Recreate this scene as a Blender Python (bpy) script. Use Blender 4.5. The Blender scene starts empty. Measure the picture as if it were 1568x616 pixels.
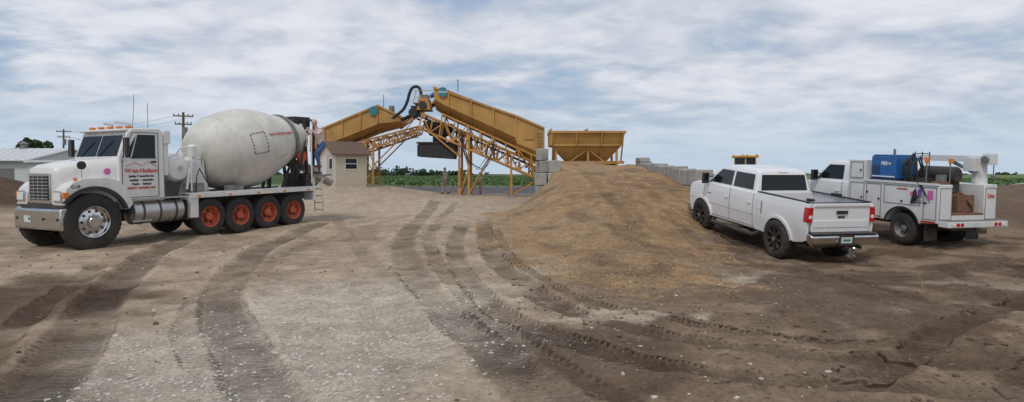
import bpy, bmesh, math, random
import numpy as np
from mathutils import Vector, Matrix
random.seed(7); np.random.seed(7)
scene=bpy.context.scene
COL=scene.collection
# ---------------------------------------------------------------- materials
def mat(name,col,rough=.5,metal=0.,var=.15,scale=6.,bump=0.,bscale=60.,dust=0.,dustcol=(.30,.22,.15),z0=.2,z1=1.3,emit=0,coat=0.,spec=None,streak=0.):
    m=bpy.data.materials.new(name); m.use_nodes=True
    nt=m.node_tree; N=nt.nodes; L=nt.links; b=N['Principled BSDF']
    b.inputs['Roughness'].default_value=rough; b.inputs['Metallic'].default_value=metal
    if coat: b.inputs['Coat Weight'].default_value=coat; b.inputs['Coat Roughness'].default_value=.08
    if spec is not None: b.inputs['Specular IOR Level'].default_value=spec
    g=N.new('ShaderNodeNewGeometry')
    n=N.new('ShaderNodeTexNoise'); n.inputs['Scale'].default_value=scale; n.inputs['Detail'].default_value=6
    L.new(g.outputs['Position'],n.inputs['Vector'])
    r=N.new('ShaderNodeMapRange'); r.inputs[1].default_value=.3; r.inputs[2].default_value=.7
    r.inputs[3].default_value=1-var; r.inputs[4].default_value=1+var*.5
    L.new(n.outputs['Fac'],r.inputs[0])
    mx=N.new('ShaderNodeVectorMath'); mx.operation='SCALE'; mx.inputs[0].default_value=col
    L.new(r.outputs[0],mx.inputs['Scale'])
    out=mx.outputs[0]
    if streak>0:
        mp=N.new('ShaderNodeMapping'); mp.inputs['Scale'].default_value=(5,5,.35); L.new(g.outputs['Position'],mp.inputs[0])
        n4=N.new('ShaderNodeTexNoise'); n4.inputs['Scale'].default_value=2.2; n4.inputs['Detail'].default_value=7; n4.inputs['Roughness'].default_value=.65; L.new(mp.outputs[0],n4.inputs['Vector'])
        r4=N.new('ShaderNodeMapRange'); r4.inputs[1].default_value=.52; r4.inputs[2].default_value=.72; r4.inputs[3].default_value=0; r4.inputs[4].default_value=streak; L.new(n4.outputs['Fac'],r4.inputs[0])
        m4=N.new('ShaderNodeMix'); m4.data_type='RGBA'; L.new(r4.outputs[0],m4.inputs[0]); L.new(out,m4.inputs[6]); m4.inputs[7].default_value=(col[0]*.45,col[1]*.40,col[2]*.36,1); out=m4.outputs[2]
    if dust>0:
        s=N.new('ShaderNodeSeparateXYZ'); L.new(g.outputs['Position'],s.inputs[0])
        mr=N.new('ShaderNodeMapRange'); mr.inputs[1].default_value=z0; mr.inputs[2].default_value=z1
        mr.inputs[3].default_value=1; mr.inputs[4].default_value=.12
        L.new(s.outputs['Z'],mr.inputs[0])
        n2=N.new('ShaderNodeTexNoise'); n2.inputs['Scale'].default_value=3.; n2.inputs['Detail'].default_value=8; n2.inputs['Roughness'].default_value=.7
        mp=N.new('ShaderNodeMapping'); mp.inputs['Scale'].default_value=(1,1,.45); L.new(g.outputs['Position'],mp.inputs[0]); L.new(mp.outputs[0],n2.inputs['Vector'])
        r2=N.new('ShaderNodeMapRange'); r2.inputs[1].default_value=.38; r2.inputs[2].default_value=.68; r2.inputs[3].default_value=.1; r2.inputs[4].default_value=1
        L.new(n2.outputs['Fac'],r2.inputs[0])
        mu=N.new('ShaderNodeMath'); mu.operation='MULTIPLY'; L.new(mr.outputs[0],mu.inputs[0]); L.new(r2.outputs[0],mu.inputs[1])
        mu2=N.new('ShaderNodeMath'); mu2.operation='MULTIPLY'; mu2.use_clamp=True; L.new(mu.outputs[0],mu2.inputs[0]); mu2.inputs[1].default_value=dust
        mm=N.new('ShaderNodeMix'); mm.data_type='RGBA'; L.new(mu2.outputs[0],mm.inputs[0]); L.new(out,mm.inputs[6]); mm.inputs[7].default_value=(*dustcol,1)
        out=mm.outputs[2]
    L.new(out,b.inputs['Base Color'])
    if bump>0:
        n3=N.new('ShaderNodeTexNoise'); n3.inputs['Scale'].default_value=bscale; n3.inputs['Detail'].default_value=5
        L.new(g.outputs['Position'],n3.inputs['Vector'])
        bp=N.new('ShaderNodeBump'); bp.inputs['Strength'].default_value=bump; bp.inputs['Distance'].default_value=.02
        L.new(n3.outputs['Fac'],bp.inputs['Height']); L.new(bp.outputs[0],b.inputs['Normal'])
    return m
M={}
M['wmix']=mat('white_truck_paint',(.74,.74,.72),.38,var=.08,scale=2,dust=.7,z0=.3,z1=2.0,coat=.2)
M['drum']=mat('drum_paint',(.64,.62,.56),.5,var=.16,scale=2.2,dust=.4,dustcol=(.42,.39,.34),z0=1.2,z1=3.6,bump=.1,bscale=8,streak=.35)
M['wpick']=mat('pickup_white_paint',(.80,.80,.81),.22,var=.03,scale=1,dust=.5,z0=-.2,z1=.9,coat=.8)
M['wserv']=mat('service_white_paint',(.74,.74,.73),.32,var=.06,scale=3,dust=.5,z0=.1,z1=1.5,coat=.3)
M['chrome']=mat('chrome',(.62,.62,.62),.2,1.,var=.1,dust=.4,z0=.2,z1=1.0)
M['alu']=mat('aluminium',(.50,.50,.50),.35,.85,var=.15,dust=.45,z0=.2,z1=1.3)
M['rubber']=mat('tyre_rubber',(.022,.021,.02),.85,var=.3,scale=10,dust=.55,dustcol=(.16,.12,.09),z0=-.1,z1=1.0,bump=.2)
M['black']=mat('black_plastic',(.02,.02,.02),.5,var=.2,dust=.25,z0=0,z1=1.)
M['dark']=mat('dark_frame',(.035,.033,.032),.7,var=.3,dust=.5,z0=0,z1=1.6)
M['glass']=mat('window_glass',(.012,.016,.019),.08,var=.3,scale=2,spec=.35)
M['hub']=mat('orange_red_wheel_paint',(.54,.085,.03),.6,var=.45,scale=12,dust=.5,z0=.1,z1=1.2)
M['amber']=mat('amber_lens',(.75,.22,.03),.25)
M['red']=mat('red_lens',(.50,.015,.015),.2,var=.2)
M['redp']=mat('red_lettering',(.55,.10,.07),.6)
M['lamp']=mat('lamp_lens',(.75,.77,.78),.12)
M['yel']=mat('ochre_plant_paint',(.48,.26,.065),.6,var=.28,scale=1.1,dust=.35,dustcol=(.42,.30,.16),z0=2,z1=8,bump=.08,bscale=5,streak=.35)
M['yeld']=mat('ochre_steel_frame',(.50,.25,.06),.6,var=.35,scale=3)
M['belt']=mat('belt_rubber',(.03,.03,.03),.8)
M['teal']=mat('teal_sign',(.03,.20,.23),.4)
M['conc']=mat('concrete_block',(.37,.36,.335),.9,var=.4,scale=1.6,bump=.5,bscale=14,dust=.5,dustcol=(.33,.25,.17),z0=.2,z1=2.2,streak=.6)
M['grey']=mat('grey_steel',(.22,.215,.21),.6,.3,var=.3)
M['blue']=mat('blue_welder_paint',(.02,.12,.36),.35,var=.15)
M['pink']=mat('pink_sticker',(.65,.15,.42),.5); M['purple']=mat('purple_sticker',(.25,.08,.35),.5)
M['siding']=mat('vinyl_siding',(.54,.48,.38),.7,var=.08)
M['roofb']=mat('brown_shingle',(.15,.10,.07),.9,var=.4,scale=14,bump=.4)
M['roofw']=mat('white_metal_roof',(.66,.67,.68),.4,var=.12)
M['wallw']=mat('white_wall',(.62,.63,.62),.7,var=.12)
M['wood']=mat('weathered_wood',(.13,.10,.08),.9,var=.3)
M['rust']=mat('rusty_steel',(.20,.10,.06),.8,var=.5,scale=14)
M['caty']=mat('loader_yellow',(.60,.33,.03),.45,var=.15)
M['plate']=mat('licence_plate',(.6,.66,.6),.5)
M['skin']=mat('skin',(.55,.33,.24),.6,var=.1)
M['hair']=mat('grey_hair',(.45,.43,.41),.8,var=.2,scale=60)
M['jeans']=mat('blue_jeans',(.07,.13,.29),.9,var=.25,scale=20)
M['shirt']=mat('plaid_shirt',(.68,.55,.55),.9,var=.45,scale=45)
M['tee']=mat('light_grey_shirt',(.72,.72,.73),.9,var=.15,scale=15)
M['khaki']=mat('khaki_shorts',(.42,.36,.28),.9,var=.2,scale=15)
M['boot']=mat('work_boot',(.10,.065,.04),.8)
M['bark']=mat('bark',(.10,.07,.05),.9)
M['leaf']=mat('tree_foliage',(.045,.085,.025),.8,var=.6,scale=.5)
M['leafd']=mat('hazy_tree_foliage',(.05,.085,.045),.9,var=.5,scale=.15)
M['corn']=mat('corn_foliage',(.10,.175,.055),.7,var=.5,scale=.3)
M['stone']=mat('limestone_gravel',(.55,.51,.45),.9,var=.4,scale=30)
M['clod']=mat('soil_clods',(.17,.12,.082),.95,var=.5,scale=8)
M['straw']=mat('straw_chips',(.37,.25,.135),.9,var=.5,scale=20)
M['twig']=mat('dry_weed',(.35,.27,.15),.9)
# ---------------------------------------------------------------- geometry builder
class G:
    def __init__(s): s.v=[]; s.f=[]; s.m=[]; s.ml=[]
    def mi(s,mn):
        if mn not in s.ml: s.ml.append(mn)
        return s.ml.index(mn)
    def add(s,vs,fs,mn):
        o=len(s.v); s.v+= [tuple(v) for v in vs]; k=s.mi(mn)
        for f in fs: s.f.append(tuple(i+o for i in f)); s.m.append(k)
    def box(s,x0,x1,y0,y1,z0,z1,mn,tx=0,ty=0):
        vs=[(x0,y0,z0),(x1,y0,z0),(x1,y1,z0),(x0,y1,z0),(x0+tx,y0+ty,z1),(x1-tx,y0+ty,z1),(x1-tx,y1-ty,z1),(x0+tx,y1-ty,z1)]
        s.add(vs,[(0,3,2,1),(4,5,6,7),(0,1,5,4),(1,2,6,5),(2,3,7,6),(3,0,4,7)],mn)
    def beam(s,a,b,w,mn,h=None,up=(0,0,1)):
        a=Vector(a); b=Vector(b); h=h or w; d=(b-a).normalized(); u=Vector(up)
        if abs(d.dot(u))>.95: u=Vector((1,0,0))
        x=d.cross(u).normalized(); y=x.cross(d).normalized()
        vs=[]
        for p in (a,b):
            for i,j in ((-1,-1),(1,-1),(1,1),(-1,1)): vs.append(p+x*i*w/2+y*j*h/2)
        s.add(vs,[(0,3,2,1),(4,5,6,7),(0,1,5,4),(1,2,6,5),(2,3,7,6),(3,0,4,7)],mn)
    def lathe(s,a,ax,prof,mn,n=32,lug=None,up=None):
        a=Vector(a); ax=Vector(ax).normalized(); u=Vector((0,0,1)) if abs(ax.z)<.9 else Vector((1,0,0))
        x=ax.cross(u).normalized(); y=x.cross(ax).normalized()
        vs=[]
        for j,(t,r) in enumerate(prof):
            for i in range(n):
                rr=r
                if lug and j in lug[0] and (i//lug[2])%2: rr=r-lug[1]
                th=2*math.pi*i/n; vs.append(a+ax*t+x*math.cos(th)*rr+y*math.sin(th)*rr)
        fs=[]
        for j in range(len(prof)-1):
            for i in range(n):
                k=(i+1)%n; fs.append((j*n+i,j*n+k,(j+1)*n+k,(j+1)*n+i))
        s.add(vs,fs,mn)
    def cyl(s,a,b,r,mn,r2=None,n=16):
        a=Vector(a); b=Vector(b); L=(b-a).length; r2=r if r2 is None else r2
        s.lathe(a,b-a,[(0,0.0001),(0,r),(L,r2),(L,0.0001)],mn,n)
    def tube(s,pts,r,mn,n=8):
        P=[Vector(p) for p in pts]; vs=[]; prev=None
        for i,p in enumerate(P):
            d=(P[min(i+1,len(P)-1)]-P[max(i-1,0)]).normalized()
            u=prev if prev else (Vector((0,0,1)) if abs(d.z)<.9 else Vector((1,0,0)))
            x=d.cross(u).normalized(); y=x.cross(d).normalized(); prev=y
            for k in range(n):
                th=2*math.pi*k/n; vs.append(p+x*math.cos(th)*r+y*math.sin(th)*r)
        fs=[(i*n+k,i*n+(k+1)%n,(i+1)*n+(k+1)%n,(i+1)*n+k) for i in range(len(P)-1) for k in range(n)]
        fs.append(tuple(range(n))[::-1]); fs.append(tuple((len(P)-1)*n+k for k in range(n)))
        s.add(vs,fs,mn)
    def prism(s,pts,y0,y1,mn):
        n=len(pts); vs=[(x,y0,z) for x,z in pts]+[(x,y1,z) for x,z in pts]
        fs=[tuple(range(n)),tuple(range(n,2*n))[::-1]]+[(i,n+i,n+(i+1)%n,(i+1)%n) for i in range(n)]
        s.add(vs,fs,mn)
    def loft(s,rings,mn,cap=True):
        n=len(rings[0]); vs=[p for r in rings for p in r]; fs=[]
        for j in range(len(rings)-1):
            for i in range(n): fs.append((j*n+i,j*n+(i+1)%n,(j+1)*n+(i+1)%n,(j+1)*n+i))
        if cap: fs.append(tuple(range(n))[::-1]); fs.append(tuple((len(rings)-1)*n+i for i in range(n)))
        s.add(vs,fs,mn)
    def quad(s,pts,mn): s.add(pts,[tuple(range(len(pts)))],mn)
    def build(s,name,parent=None,bevel=0,angle=35,seg=2):
        me=bpy.data.meshes.new(name); me.from_pydata(s.v,[],s.f)
        for mn in s.ml: me.materials.append(M[mn])
        me.polygons.foreach_set('material_index',s.m)
        bm=bmesh.new(); bm.from_mesh(me); bmesh.ops.recalc_face_normals(bm,faces=bm.faces); bm.to_mesh(me); bm.free()
        me.polygons.foreach_set('use_smooth',[True]*len(me.polygons))
        me.set_sharp_from_angle(angle=math.radians(angle))
        o=bpy.data.objects.new(name,me); COL.objects.link(o)
        if parent: o.parent=parent
        if bevel:
            b=o.modifiers.new('bevel','BEVEL'); b.width=bevel; b.segments=seg; b.limit_method='ANGLE'; b.angle_limit=math.radians(40); b.use_clamp_overlap=True
        return o
def empty(name,loc=(0,0,0)):
    e=bpy.data.objects.new(name,None); COL.objects.link(e); e.location=loc; e.empty_display_size=.3; return e
def tumblehome(e,prefixes=None):
    """give slab sides the curved cross-section of a pressed car body"""
    zs=[.55,.68,.80,.88,1.0,1.12,1.24,1.33]
    fz=lambda z: float(np.interp(z,[.4,.55,.68,.80,.88,1.0,1.12,1.24,1.33,1.42],[.950,.962,.978,.990,1.0,1.0,.997,.990,.978,.958]))
    for o in e.children:
        if o.type!='MESH' or 'wheel_left' in o.name or o.name.startswith(('rear_wheel','front_wheel','wheel_wells','running')): continue
        if prefixes and not o.name.startswith(prefixes): continue
        bm=bmesh.new(); bm.from_mesh(o.data)
        for z in zs:
            bmesh.ops.bisect_plane(bm,geom=bm.verts[:]+bm.edges[:]+bm.faces[:],plane_co=(0,0,z),plane_no=(0,0,1),dist=1e-5)
        for v in bm.verts: v.co.y*=fz(v.co.z)
        bm.to_mesh(o.data); bm.free()
        o.data.polygons.foreach_set('use_smooth',[True]*len(o.data.polygons)); o.data.set_sharp_from_angle(angle=math.radians(30))
def text(s,size,loc,facing,mn,parent,name='lettering',bold=.004):
    c=bpy.data.curves.new(name,'FONT'); c.body=s; c.size=size; c.extrude=.002; c.align_x='CENTER'; c.offset=bold
    c.materials.append(M[mn]); o=bpy.data.objects.new(name,c); COL.objects.link(o); o.parent=parent; o.location=loc
    o.rotation_euler={'left':(math.pi/2,0,math.pi),'rear':(math.pi/2,0,-math.pi/2),'front':(math.pi/2,0,math.pi/2)}[facing] if isinstance(facing,str) else facing
    return o
def arc(cx,cz,r,a0,a1,n):
    return [(cx+r*math.cos(math.radians(a0+(a1-a0)*i/n)),cz+r*math.sin(math.radians(a0+(a1-a0)*i/n))) for i in range(n+1)]
# ---------------------------------------------------------------- terrain
def vn(x,y,seed=0):
    ix=np.floor(x); iy=np.floor(y); fx=x-ix; fy=y-iy
    def h(a,b): 
        v=np.sin(a*127.1+b*311.7+seed*74.7)*43758.5453; return v-np.floor(v)
    u=fx*fx*(3-2*fx); w=fy*fy*(3-2*fy)
    return (h(ix,iy)*(1-u)+h(ix+1,iy)*u)*(1-w)+(h(ix,iy+1)*(1-u)+h(ix+1,iy+1)*u)*w
def fbm(x,y,o=4,seed=0):
    s=0;a=.5;t=0
    for i in range(o): s=s+a*vn(x*2**i,y*2**i,seed+i*3); t+=a; a*=.5
    return s/t
def ss(a,b,x): t=np.clip((x-a)/(b-a),0,1); return t*t*(3-2*t)
def gs(x,y,cx,cy,rx,ry=None): ry=ry or rx; return np.exp(-((x-cx)/rx)**2-((y-cy)/ry)**2)
def rampw(X,Y):
    prof=np.interp(Y,[11,15,18,20,22,28,33,35.5,36.2],[0,.06,.26,.52,.84,1.52,1.95,1.99,0])
    wl=np.interp(Y,[20,22,28.2,28.9],[3.6,3.4,2.0,.25]); xl=np.interp(Y,[14,22,28.2,29],[2.8,2.2,2.2,1.75])
    wr=np.interp(Y,[20,21.8,22.2],[1.3,1.2,.3]); xr=np.interp(Y,[15,19,20.5,22],[4.2,4.8,5.4,6.25])
    lump=1+.22*(fbm(X*.55+3,Y*.4,3,61)-.5)
    return prof*lump*ss(xl-wl,xl,X)*(1-ss(xr,xr+wr,X))
def H(X,Y):
    X=np.asarray(X,float); Y=np.asarray(Y,float)
    z=.28*ss(8,22,Y)-.36*gs(X,Y,6.9,15.0,3.4)
    z=z+.82*gs(X,Y,-11.0,42,5.0,6)+.3*gs(X,Y,-15,52,8,10)+rampw(X,Y)
    z=z+1.75*gs(X,Y,-24,27,4.2,4.5)+1.1*gs(X,Y,29,33,7,5)+1.2*gs(X,Y,40,47,4.5,3)
    z=z+.35*gs(X,Y,-7,30,5,4)
    return z
def ground_at(x,y): return float(H(x,y))
TR=[([(-3.3,4.0),(-3.9,5.4),(-4.6,6.9),(-5.9,9.5),(-7.1,12.5),(-8.0,16)],.62,1.0),
    ([(-4.4,5.0),(-5.2,6.6),(-6.2,8.6),(-7.6,12)],.35,.7),
    ([(-1.6,4.6),(-2.1,5.4),(-2.75,6.6),(-4.0,9.0),(-5.0,12.1),(-5.6,15.5),(-5.6,19)],.55,1.0),
    ([(.6,4.3),(.2,5.1),(-.2,6.4),(-.95,8.6),(-1.75,11.4),(-2.6,15.8),(-3.0,22),(-3.5,30)],.5,.85),
    ([(1.1,4.6),(.6,5.4),(.05,6.9),(-.5,8.6),(-1.2,11.4),(-2.0,15.8),(-2.3,22),(-2.6,30)],.28,.65),
    ([(-.9,21),(-.65,16),(-.35,13),(.34,9.5),(1.04,7.7),(1.9,6.75),(3.0,6.25),(4.2,6.15),(5.6,6.3)],.42,.95),
    ([(-1.5,21),(-1.35,16),(-1.1,13),(-.5,9.5),(.1,7.7),(.9,6.3),(1.9,5.6),(3.2,5.3),(4.6,5.4)],.38,.9),
    ([(-.55,19),(-.3,16),(.0,13),(.75,9.8),(1.5,8.1),(2.5,7.2),(3.8,6.8),(5.2,6.9),(7,7.6)],.22,.65),
    ([(9.5,10.8),(6.5,8.6),(5.0,7.5),(3.6,6.1),(2.6,5.2),(2.2,4.6)],.4,.85),
    ([(9.6,9.5),(7.2,7.8),(5.6,6.6),(4.4,5.6),(3.7,4.8)],.4,.8),
    ([(9.0,14),(8.0,11.5),(7.2,10),(6.6,8.6),(6.4,7)],.35,.6),
    ([(6.2,15),(5.8,12.5),(5.6,10.5),(5.9,8.4),(7,7)],.3,.6),
    ([(10.5,14.5),(9.2,11.5),(8.2,9.4),(7.6,8)],.3,.6),
    ([(3.0,31),(3.1,24),(3.2,18),(3.0,13),(2.2,10)],.4,.4),
    ([(4.7,31),(4.7,24),(4.6,18),(4.3,13),(3.6,10)],.4,.4),
    ([(-3.4,24),(-4.2,18),(-4.7,14),(-4.5,10),(-3.6,7.2),(-2.4,5.4),(-1.8,4.6)],.3,.4),
    ([(-6.5,24),(-5.0,19),(-3.6,15),(-2.1,11),(-.6,8),(1.0,5.5)],.35,.4)]
def smooth_curve(P,n=10):
    P=[np.array(p,float) for p in P]; P=[2*P[0]-P[1]]+P+[2*P[-1]-P[-2]]; out=[]
    for i in range(1,len(P)-2):
        for k in range(n):
            t=k/n; a,b,c,d=P[i-1],P[i],P[i+1],P[i+2]
            out.append(.5*((2*b)+(-a+c)*t+(2*a-5*b+4*c-d)*t*t+(-a+3*b-3*c+d)*t**3))
    out.append(P[-2]); return np.array(out)
def make_ground():
    xs=list(np.arange(-13,13.001,.05)); inc=.05; x=13; out=[]
    while x<4500: inc*=1.075; x+=inc; out.append(x)
    xs=np.array([-v for v in out[::-1]]+xs+out)
    ys=[-400,-150,-60,-25,-10,-4,0,2,3,3.6]; y=4.0
    while y<26: ys.append(y); y*=1.0055
    while y<6000: ys.append(y); y*=1.022
    ys=np.array(ys)
    X,Y=np.meshgrid(xs,ys); nx,ny=len(xs),len(ys)
    Z=H(X,Y)
    near=1-ss(40,70,Y)
    Z=Z+near*((fbm(X*.5,Y*.5,3,1)-.5)*.16+(fbm(X*2.2,Y*2.2,4,5)-.5)*.06)
    rough=ss(-1,2,X+fbm(X*.4,Y*.4,3,8)*3-1.5)
    Z=Z+near*(fbm(X*7,Y*7,3,9)-.5)*(.022+.038*rough)
    Z=Z-ss(300,3000,Y)*3
    Tm=np.zeros_like(X); Ta=np.zeros_like(X); Tl=np.zeros_like(X); dz=np.zeros_like(X); Rm=np.zeros_like(X)
    rows=np.where((ys>3.9)&(ys<33))[0]; r0,r1=rows[0],rows[-1]+1
    cols=np.where(np.abs(xs)<13)[0]; c0,c1=cols[0],cols[-1]+1
    SX=X[r0:r1,c0:c1]; SY=Y[r0:r1,c0:c1]
    for P,w,st in TR:
        C=smooth_curve(P); best=np.full(SX.shape,9.); al=np.zeros(SX.shape); sd=np.zeros(SX.shape); acc=0
        for i in range(len(C)-1):
            a=C[i]; d=C[i+1]-a; L=np.hypot(*d); d=d/L
            rx=SX-a[0]; ry=SY-a[1]; t=np.clip(rx*d[0]+ry*d[1],0,L); px=rx-t*d[0]; py=ry-t*d[1]
            D=np.hypot(px,py); k=D<best; best[k]=D[k]; al[k]=(acc+t)[k]; sd[k]=(rx*d[1]-ry*d[0])[k]; acc+=L
        wob=w/2*(1+.25*(fbm(SX*1.1,SY*1.1,2,4)-.5))
        fade=ss(0,1.5,al)*(1-ss(acc-2,acc,al)) if P[0][1]>5 else 1
        brk=.45+.55*ss(.3,.6,fbm(SX*.8,SY*.8,3,17))
        inside=(1-ss(wob*.75,wob*1.12,best))*st*fade*brk
        rim=np.exp(-((best-wob*1.25)/.09)**2)*st*fade*brk
        dz[r0:r1,c0:c1]+= -.042*inside+.022*rim*(.5+fbm(SX*3,SY*3,2,3))
        t0=Tm[r0:r1,c0:c1]; k=inside>t0; t0[k]=inside[k]; Rm[r0:r1,c0:c1]=np.maximum(Rm[r0:r1,c0:c1],rim)
        Ta[r0:r1,c0:c1][k]=sd[k]; Tl[r0:r1,c0:c1][k]=al[k]
    Z=Z+dz
    def c(*a): return np.array(a)
    tan=c(.37,.29,.21); grav=c(.46,.40,.325); brown=c(.205,.145,.098); dark=c(.105,.068,.045); straw=c(.325,.208,.108); green=c(.10,.16,.05); asph=c(.105,.105,.11); palefar=c(.43,.345,.255)
    C=np.ones(X.shape+(3,))*tan
    def mixc(C,col,m): m=np.clip(m,0,1)[...,None]; return C*(1-m)+col*m
    n1=fbm(X*.35,Y*.35,4,21); n2=fbm(X*1.3,Y*1.3,4,31); n3=fbm(X*4,Y*4,3,41)
    C=mixc(C,brown,.45*ss(.48,.62,n2)*(1-ss(20,30,Y)))
    C=mixc(C,brown,ss(-.3,1.6,X-.06*(Y-6)+(n1-.5)*4+(n2-.5)*1.5)*(1-ss(24,32,Y))*.88)
    C=mixc(C,c(.30,.245,.18),ss(2.5,4.5,X)*ss(.5,.62,fbm(X*.7,Y*.7,4,91))*(1-ss(11,13,Y))*.6)
    C=mixc(C,dark,ss(1.8,5.0,X+(n1-.5)*5)*ss(.43,.62,n2+.12*gs(X,Y,5.5,9.5,4,2.5))*(1-ss(22,30,Y))*.75)
    C=mixc(C,dark,.65*gs(X,Y,7.5,11.6,4.5,1.8)*ss(.35,.6,n2+.08))
    C=mixc(C,dark,.92*ss(.25,.7,gs(X,Y,-7.0,8.8,2.2,2.2)+.5*(n2-.5)))
    C=mixc(C,dark,.8*ss(.3,.7,gs(X,Y,-3.7,5.2,1.5,1.0)+.5*(n2-.5)))
    C=mixc(C,dark,.75*ss(.3,.8,gs(X,Y,.7,6.2,1.4,1.7)+.6*(n2-.5)))
    C=mixc(C,brown,.8*ss(.3,.8,gs(X,Y,-5.5,5.8,1.6,1.5)+.6*(n2-.5)))
    gm=np.clip(ss(.25,.75,gs(X,Y,-2.2,7.2,2.3,3.8)+.45*(n2-.5)+.2*(n3-.5)),0,1)
    C=mixc(C,grav,gm*.8)
    pal=ss(.35,.6,gs(X,Y,-.5,9.6,.9,.8)+gs(X,Y,3.55,10.6,.55,.5)+gs(X,Y,1.3,7.9,.8,.5)*.8+.9*(n3-.5)+.4*(n2-.5))
    C=mixc(C,c(.45,.38,.29),pal*.65)
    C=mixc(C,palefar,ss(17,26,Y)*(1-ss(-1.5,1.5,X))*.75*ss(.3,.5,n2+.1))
    xl=np.interp(Y,[9.3,10,12,16,22,28,29,36],[2.2,1.0,.2,-.7,-1.1,.3,2,2]); xr=np.interp(Y,[9.3,10,12,16,22,36],[2.2,3.2,4.0,4.8,6.6,6.6])
    e=(n2-.5)*2.2+(n3-.5)*1.2
    sm=ss(-.5,.6,X-xl+e)*ss(-.5,.6,xr-X+e)*ss(8.8,10.8,Y+e)*(1-ss(36,37,Y))
    C=mixc(C,straw,sm*(.55+.6*(n3-.2)))
    C=mixc(C,dark*1.4,sm*.5*ss(.54,.68,fbm(X*1.1,Y*.7,4,77)))
    C=mixc(C,dark,.55*gs(X,Y,2.3,12.2,.8,1.3)*ss(.4,.6,n2))
    far=ss(47,50,Y+(n1-.5)*3)
    C=mixc(C,asph,far*(1-ss(74,77,Y))*ss(-15,-13,X)*(1-ss(8,12,X)))
    C=mixc(C,green,ss(75,79,Y+(n1-.5)*3)*(1-.3*n2))
    C=mixc(C,green*.6,ss(30,36,-X)*ss(20,40,Y))
    C=mixc(C,dark,ss(.08,.4,gs(X,Y,-24,27,5.5,5.5)))
    C=mixc(C,dark*1.15,ss(13,17,X+(n1-.5)*3)*ss(14,18,Y)*(1-ss(48,56,Y))*.85)
    C=mixc(C,c(.45,.42,.38),ss(.15,.4,gs(X,Y,40,47,4.5,3)))
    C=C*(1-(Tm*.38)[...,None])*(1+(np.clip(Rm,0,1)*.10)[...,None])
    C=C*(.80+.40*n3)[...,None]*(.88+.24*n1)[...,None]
    v=np.stack([X,Y,Z],-1).reshape(-1,3)
    idx=np.arange(nx*ny).reshape(ny,nx)
    q=np.stack([idx[:-1,:-1],idx[:-1,1:],idx[1:,1:],idx[1:,:-1]],-1).reshape(-1,4)
    me=bpy.data.meshes.new('ground'); me.vertices.add(len(v)); me.vertices.foreach_set('co',v.ravel())
    me.loops.add(q.size); me.loops.foreach_set('vertex_index',q.ravel().astype(np.int32))
    me.polygons.add(len(q)); me.polygons.foreach_set('loop_start',np.arange(0,q.size,4,dtype=np.int32)); me.polygons.foreach_set('loop_total',np.full(len(q),4,dtype=np.int32))
    me.update(); me.polygons.foreach_set('use_smooth',[True]*len(q))
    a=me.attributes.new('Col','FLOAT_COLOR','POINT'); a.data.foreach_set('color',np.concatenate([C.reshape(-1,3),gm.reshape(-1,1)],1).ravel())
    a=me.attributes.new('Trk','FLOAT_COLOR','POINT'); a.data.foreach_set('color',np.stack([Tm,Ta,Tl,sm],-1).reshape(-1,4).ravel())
    m=bpy.data.materials.new('dirt_ground'); m.use_nodes=True; nt=m.node_tree; N=nt.nodes; L=nt.links; b=N['Principled BSDF']; b.inputs['Roughness'].default_value=.95; b.inputs['Specular IOR Level'].default_value=.12
    ac=N.new('ShaderNodeAttribute'); ac.attribute_name='Col'; at=N.new('ShaderNodeAttribute'); at.attribute_name='Trk'
    g=N.new('ShaderNodeNewGeometry')
    def noise(s,d=6,r=.6): 
        n=N.new('ShaderNodeTexNoise'); n.inputs['Scale'].default_value=s; n.inputs['Detail'].default_value=d; n.inputs['Roughness'].default_value=r; L.new(g.outputs['Position'],n.inputs['Vector']); return n.outputs['Fac']
    def mth(op,a,b_=None,cl=False):
        n=N.new('ShaderNodeMath'); n.operation=op; n.use_clamp=cl
        for i,q_ in enumerate((a,b_)):
            if q_ is None: continue
            if isinstance(q_,(int,float)): n.inputs[i].default_value=q_
            else: L.new(q_,n.inputs[i])
        return n.outputs[0]
    def mr(x,a,b_,c_,d_):
        n=N.new('ShaderNodeMapRange'); L.new(x,n.inputs[0]); n.inputs[1].default_value=a; n.inputs[2].default_value=b_; n.inputs[3].default_value=c_; n.inputs[4].default_value=d_; return n.outputs[0]
    nf=mr(noise(18,8,.75),.3,.7,.62,1.38); nm=mr(noise(2.5,6,.65),.3,.7,.78,1.22)
    f=mth('MULTIPLY',nf,nm)
    sep=N.new('ShaderNodeSeparateColor'); L.new(at.outputs['Color'],sep.inputs[0])
    wv=mth('SINE',mth('MULTIPLY',mth('ADD',sep.outputs[2],mth('MULTIPLY',mth('ABSOLUTE',sep.outputs[1]),.6)),62.))
    tread=mth('MULTIPLY',mr(wv,-.3,.5,0,1),sep.outputs[0])
    tread=mth('MULTIPLY',tread,mr(noise(1.7,3),.36,.60,.15,1))
    f=mth('MULTIPLY',f,mth('SUBTRACT',1.0,mth('MULTIPLY',tread,.24)))
    sc=N.new('ShaderNodeVectorMath'); sc.operation='SCALE'; L.new(ac.outputs['Color'],sc.inputs[0]); L.new(f,sc.inputs['Scale'])
    vo=N.new('ShaderNodeTexVoronoi'); vo.inputs['Scale'].default_value=26; L.new(g.outputs['Position'],vo.inputs['Vector'])
    vcol=N.new('ShaderNodeSeparateColor'); L.new(vo.outputs['Color'],vcol.inputs[0])
    peb=mth('MULTIPLY',mr(vo.outputs['Distance'],.22,.34,1,0),mth('GREATER_THAN',vcol.outputs[0],mr(ac.outputs['Alpha'],0,1,.955,.62)))
    mx=N.new('ShaderNodeMix'); mx.data_type='RGBA'; L.new(mth('MULTIPLY',peb,.7),mx.inputs[0]); L.new(sc.outputs[0],mx.inputs[6])
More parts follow.
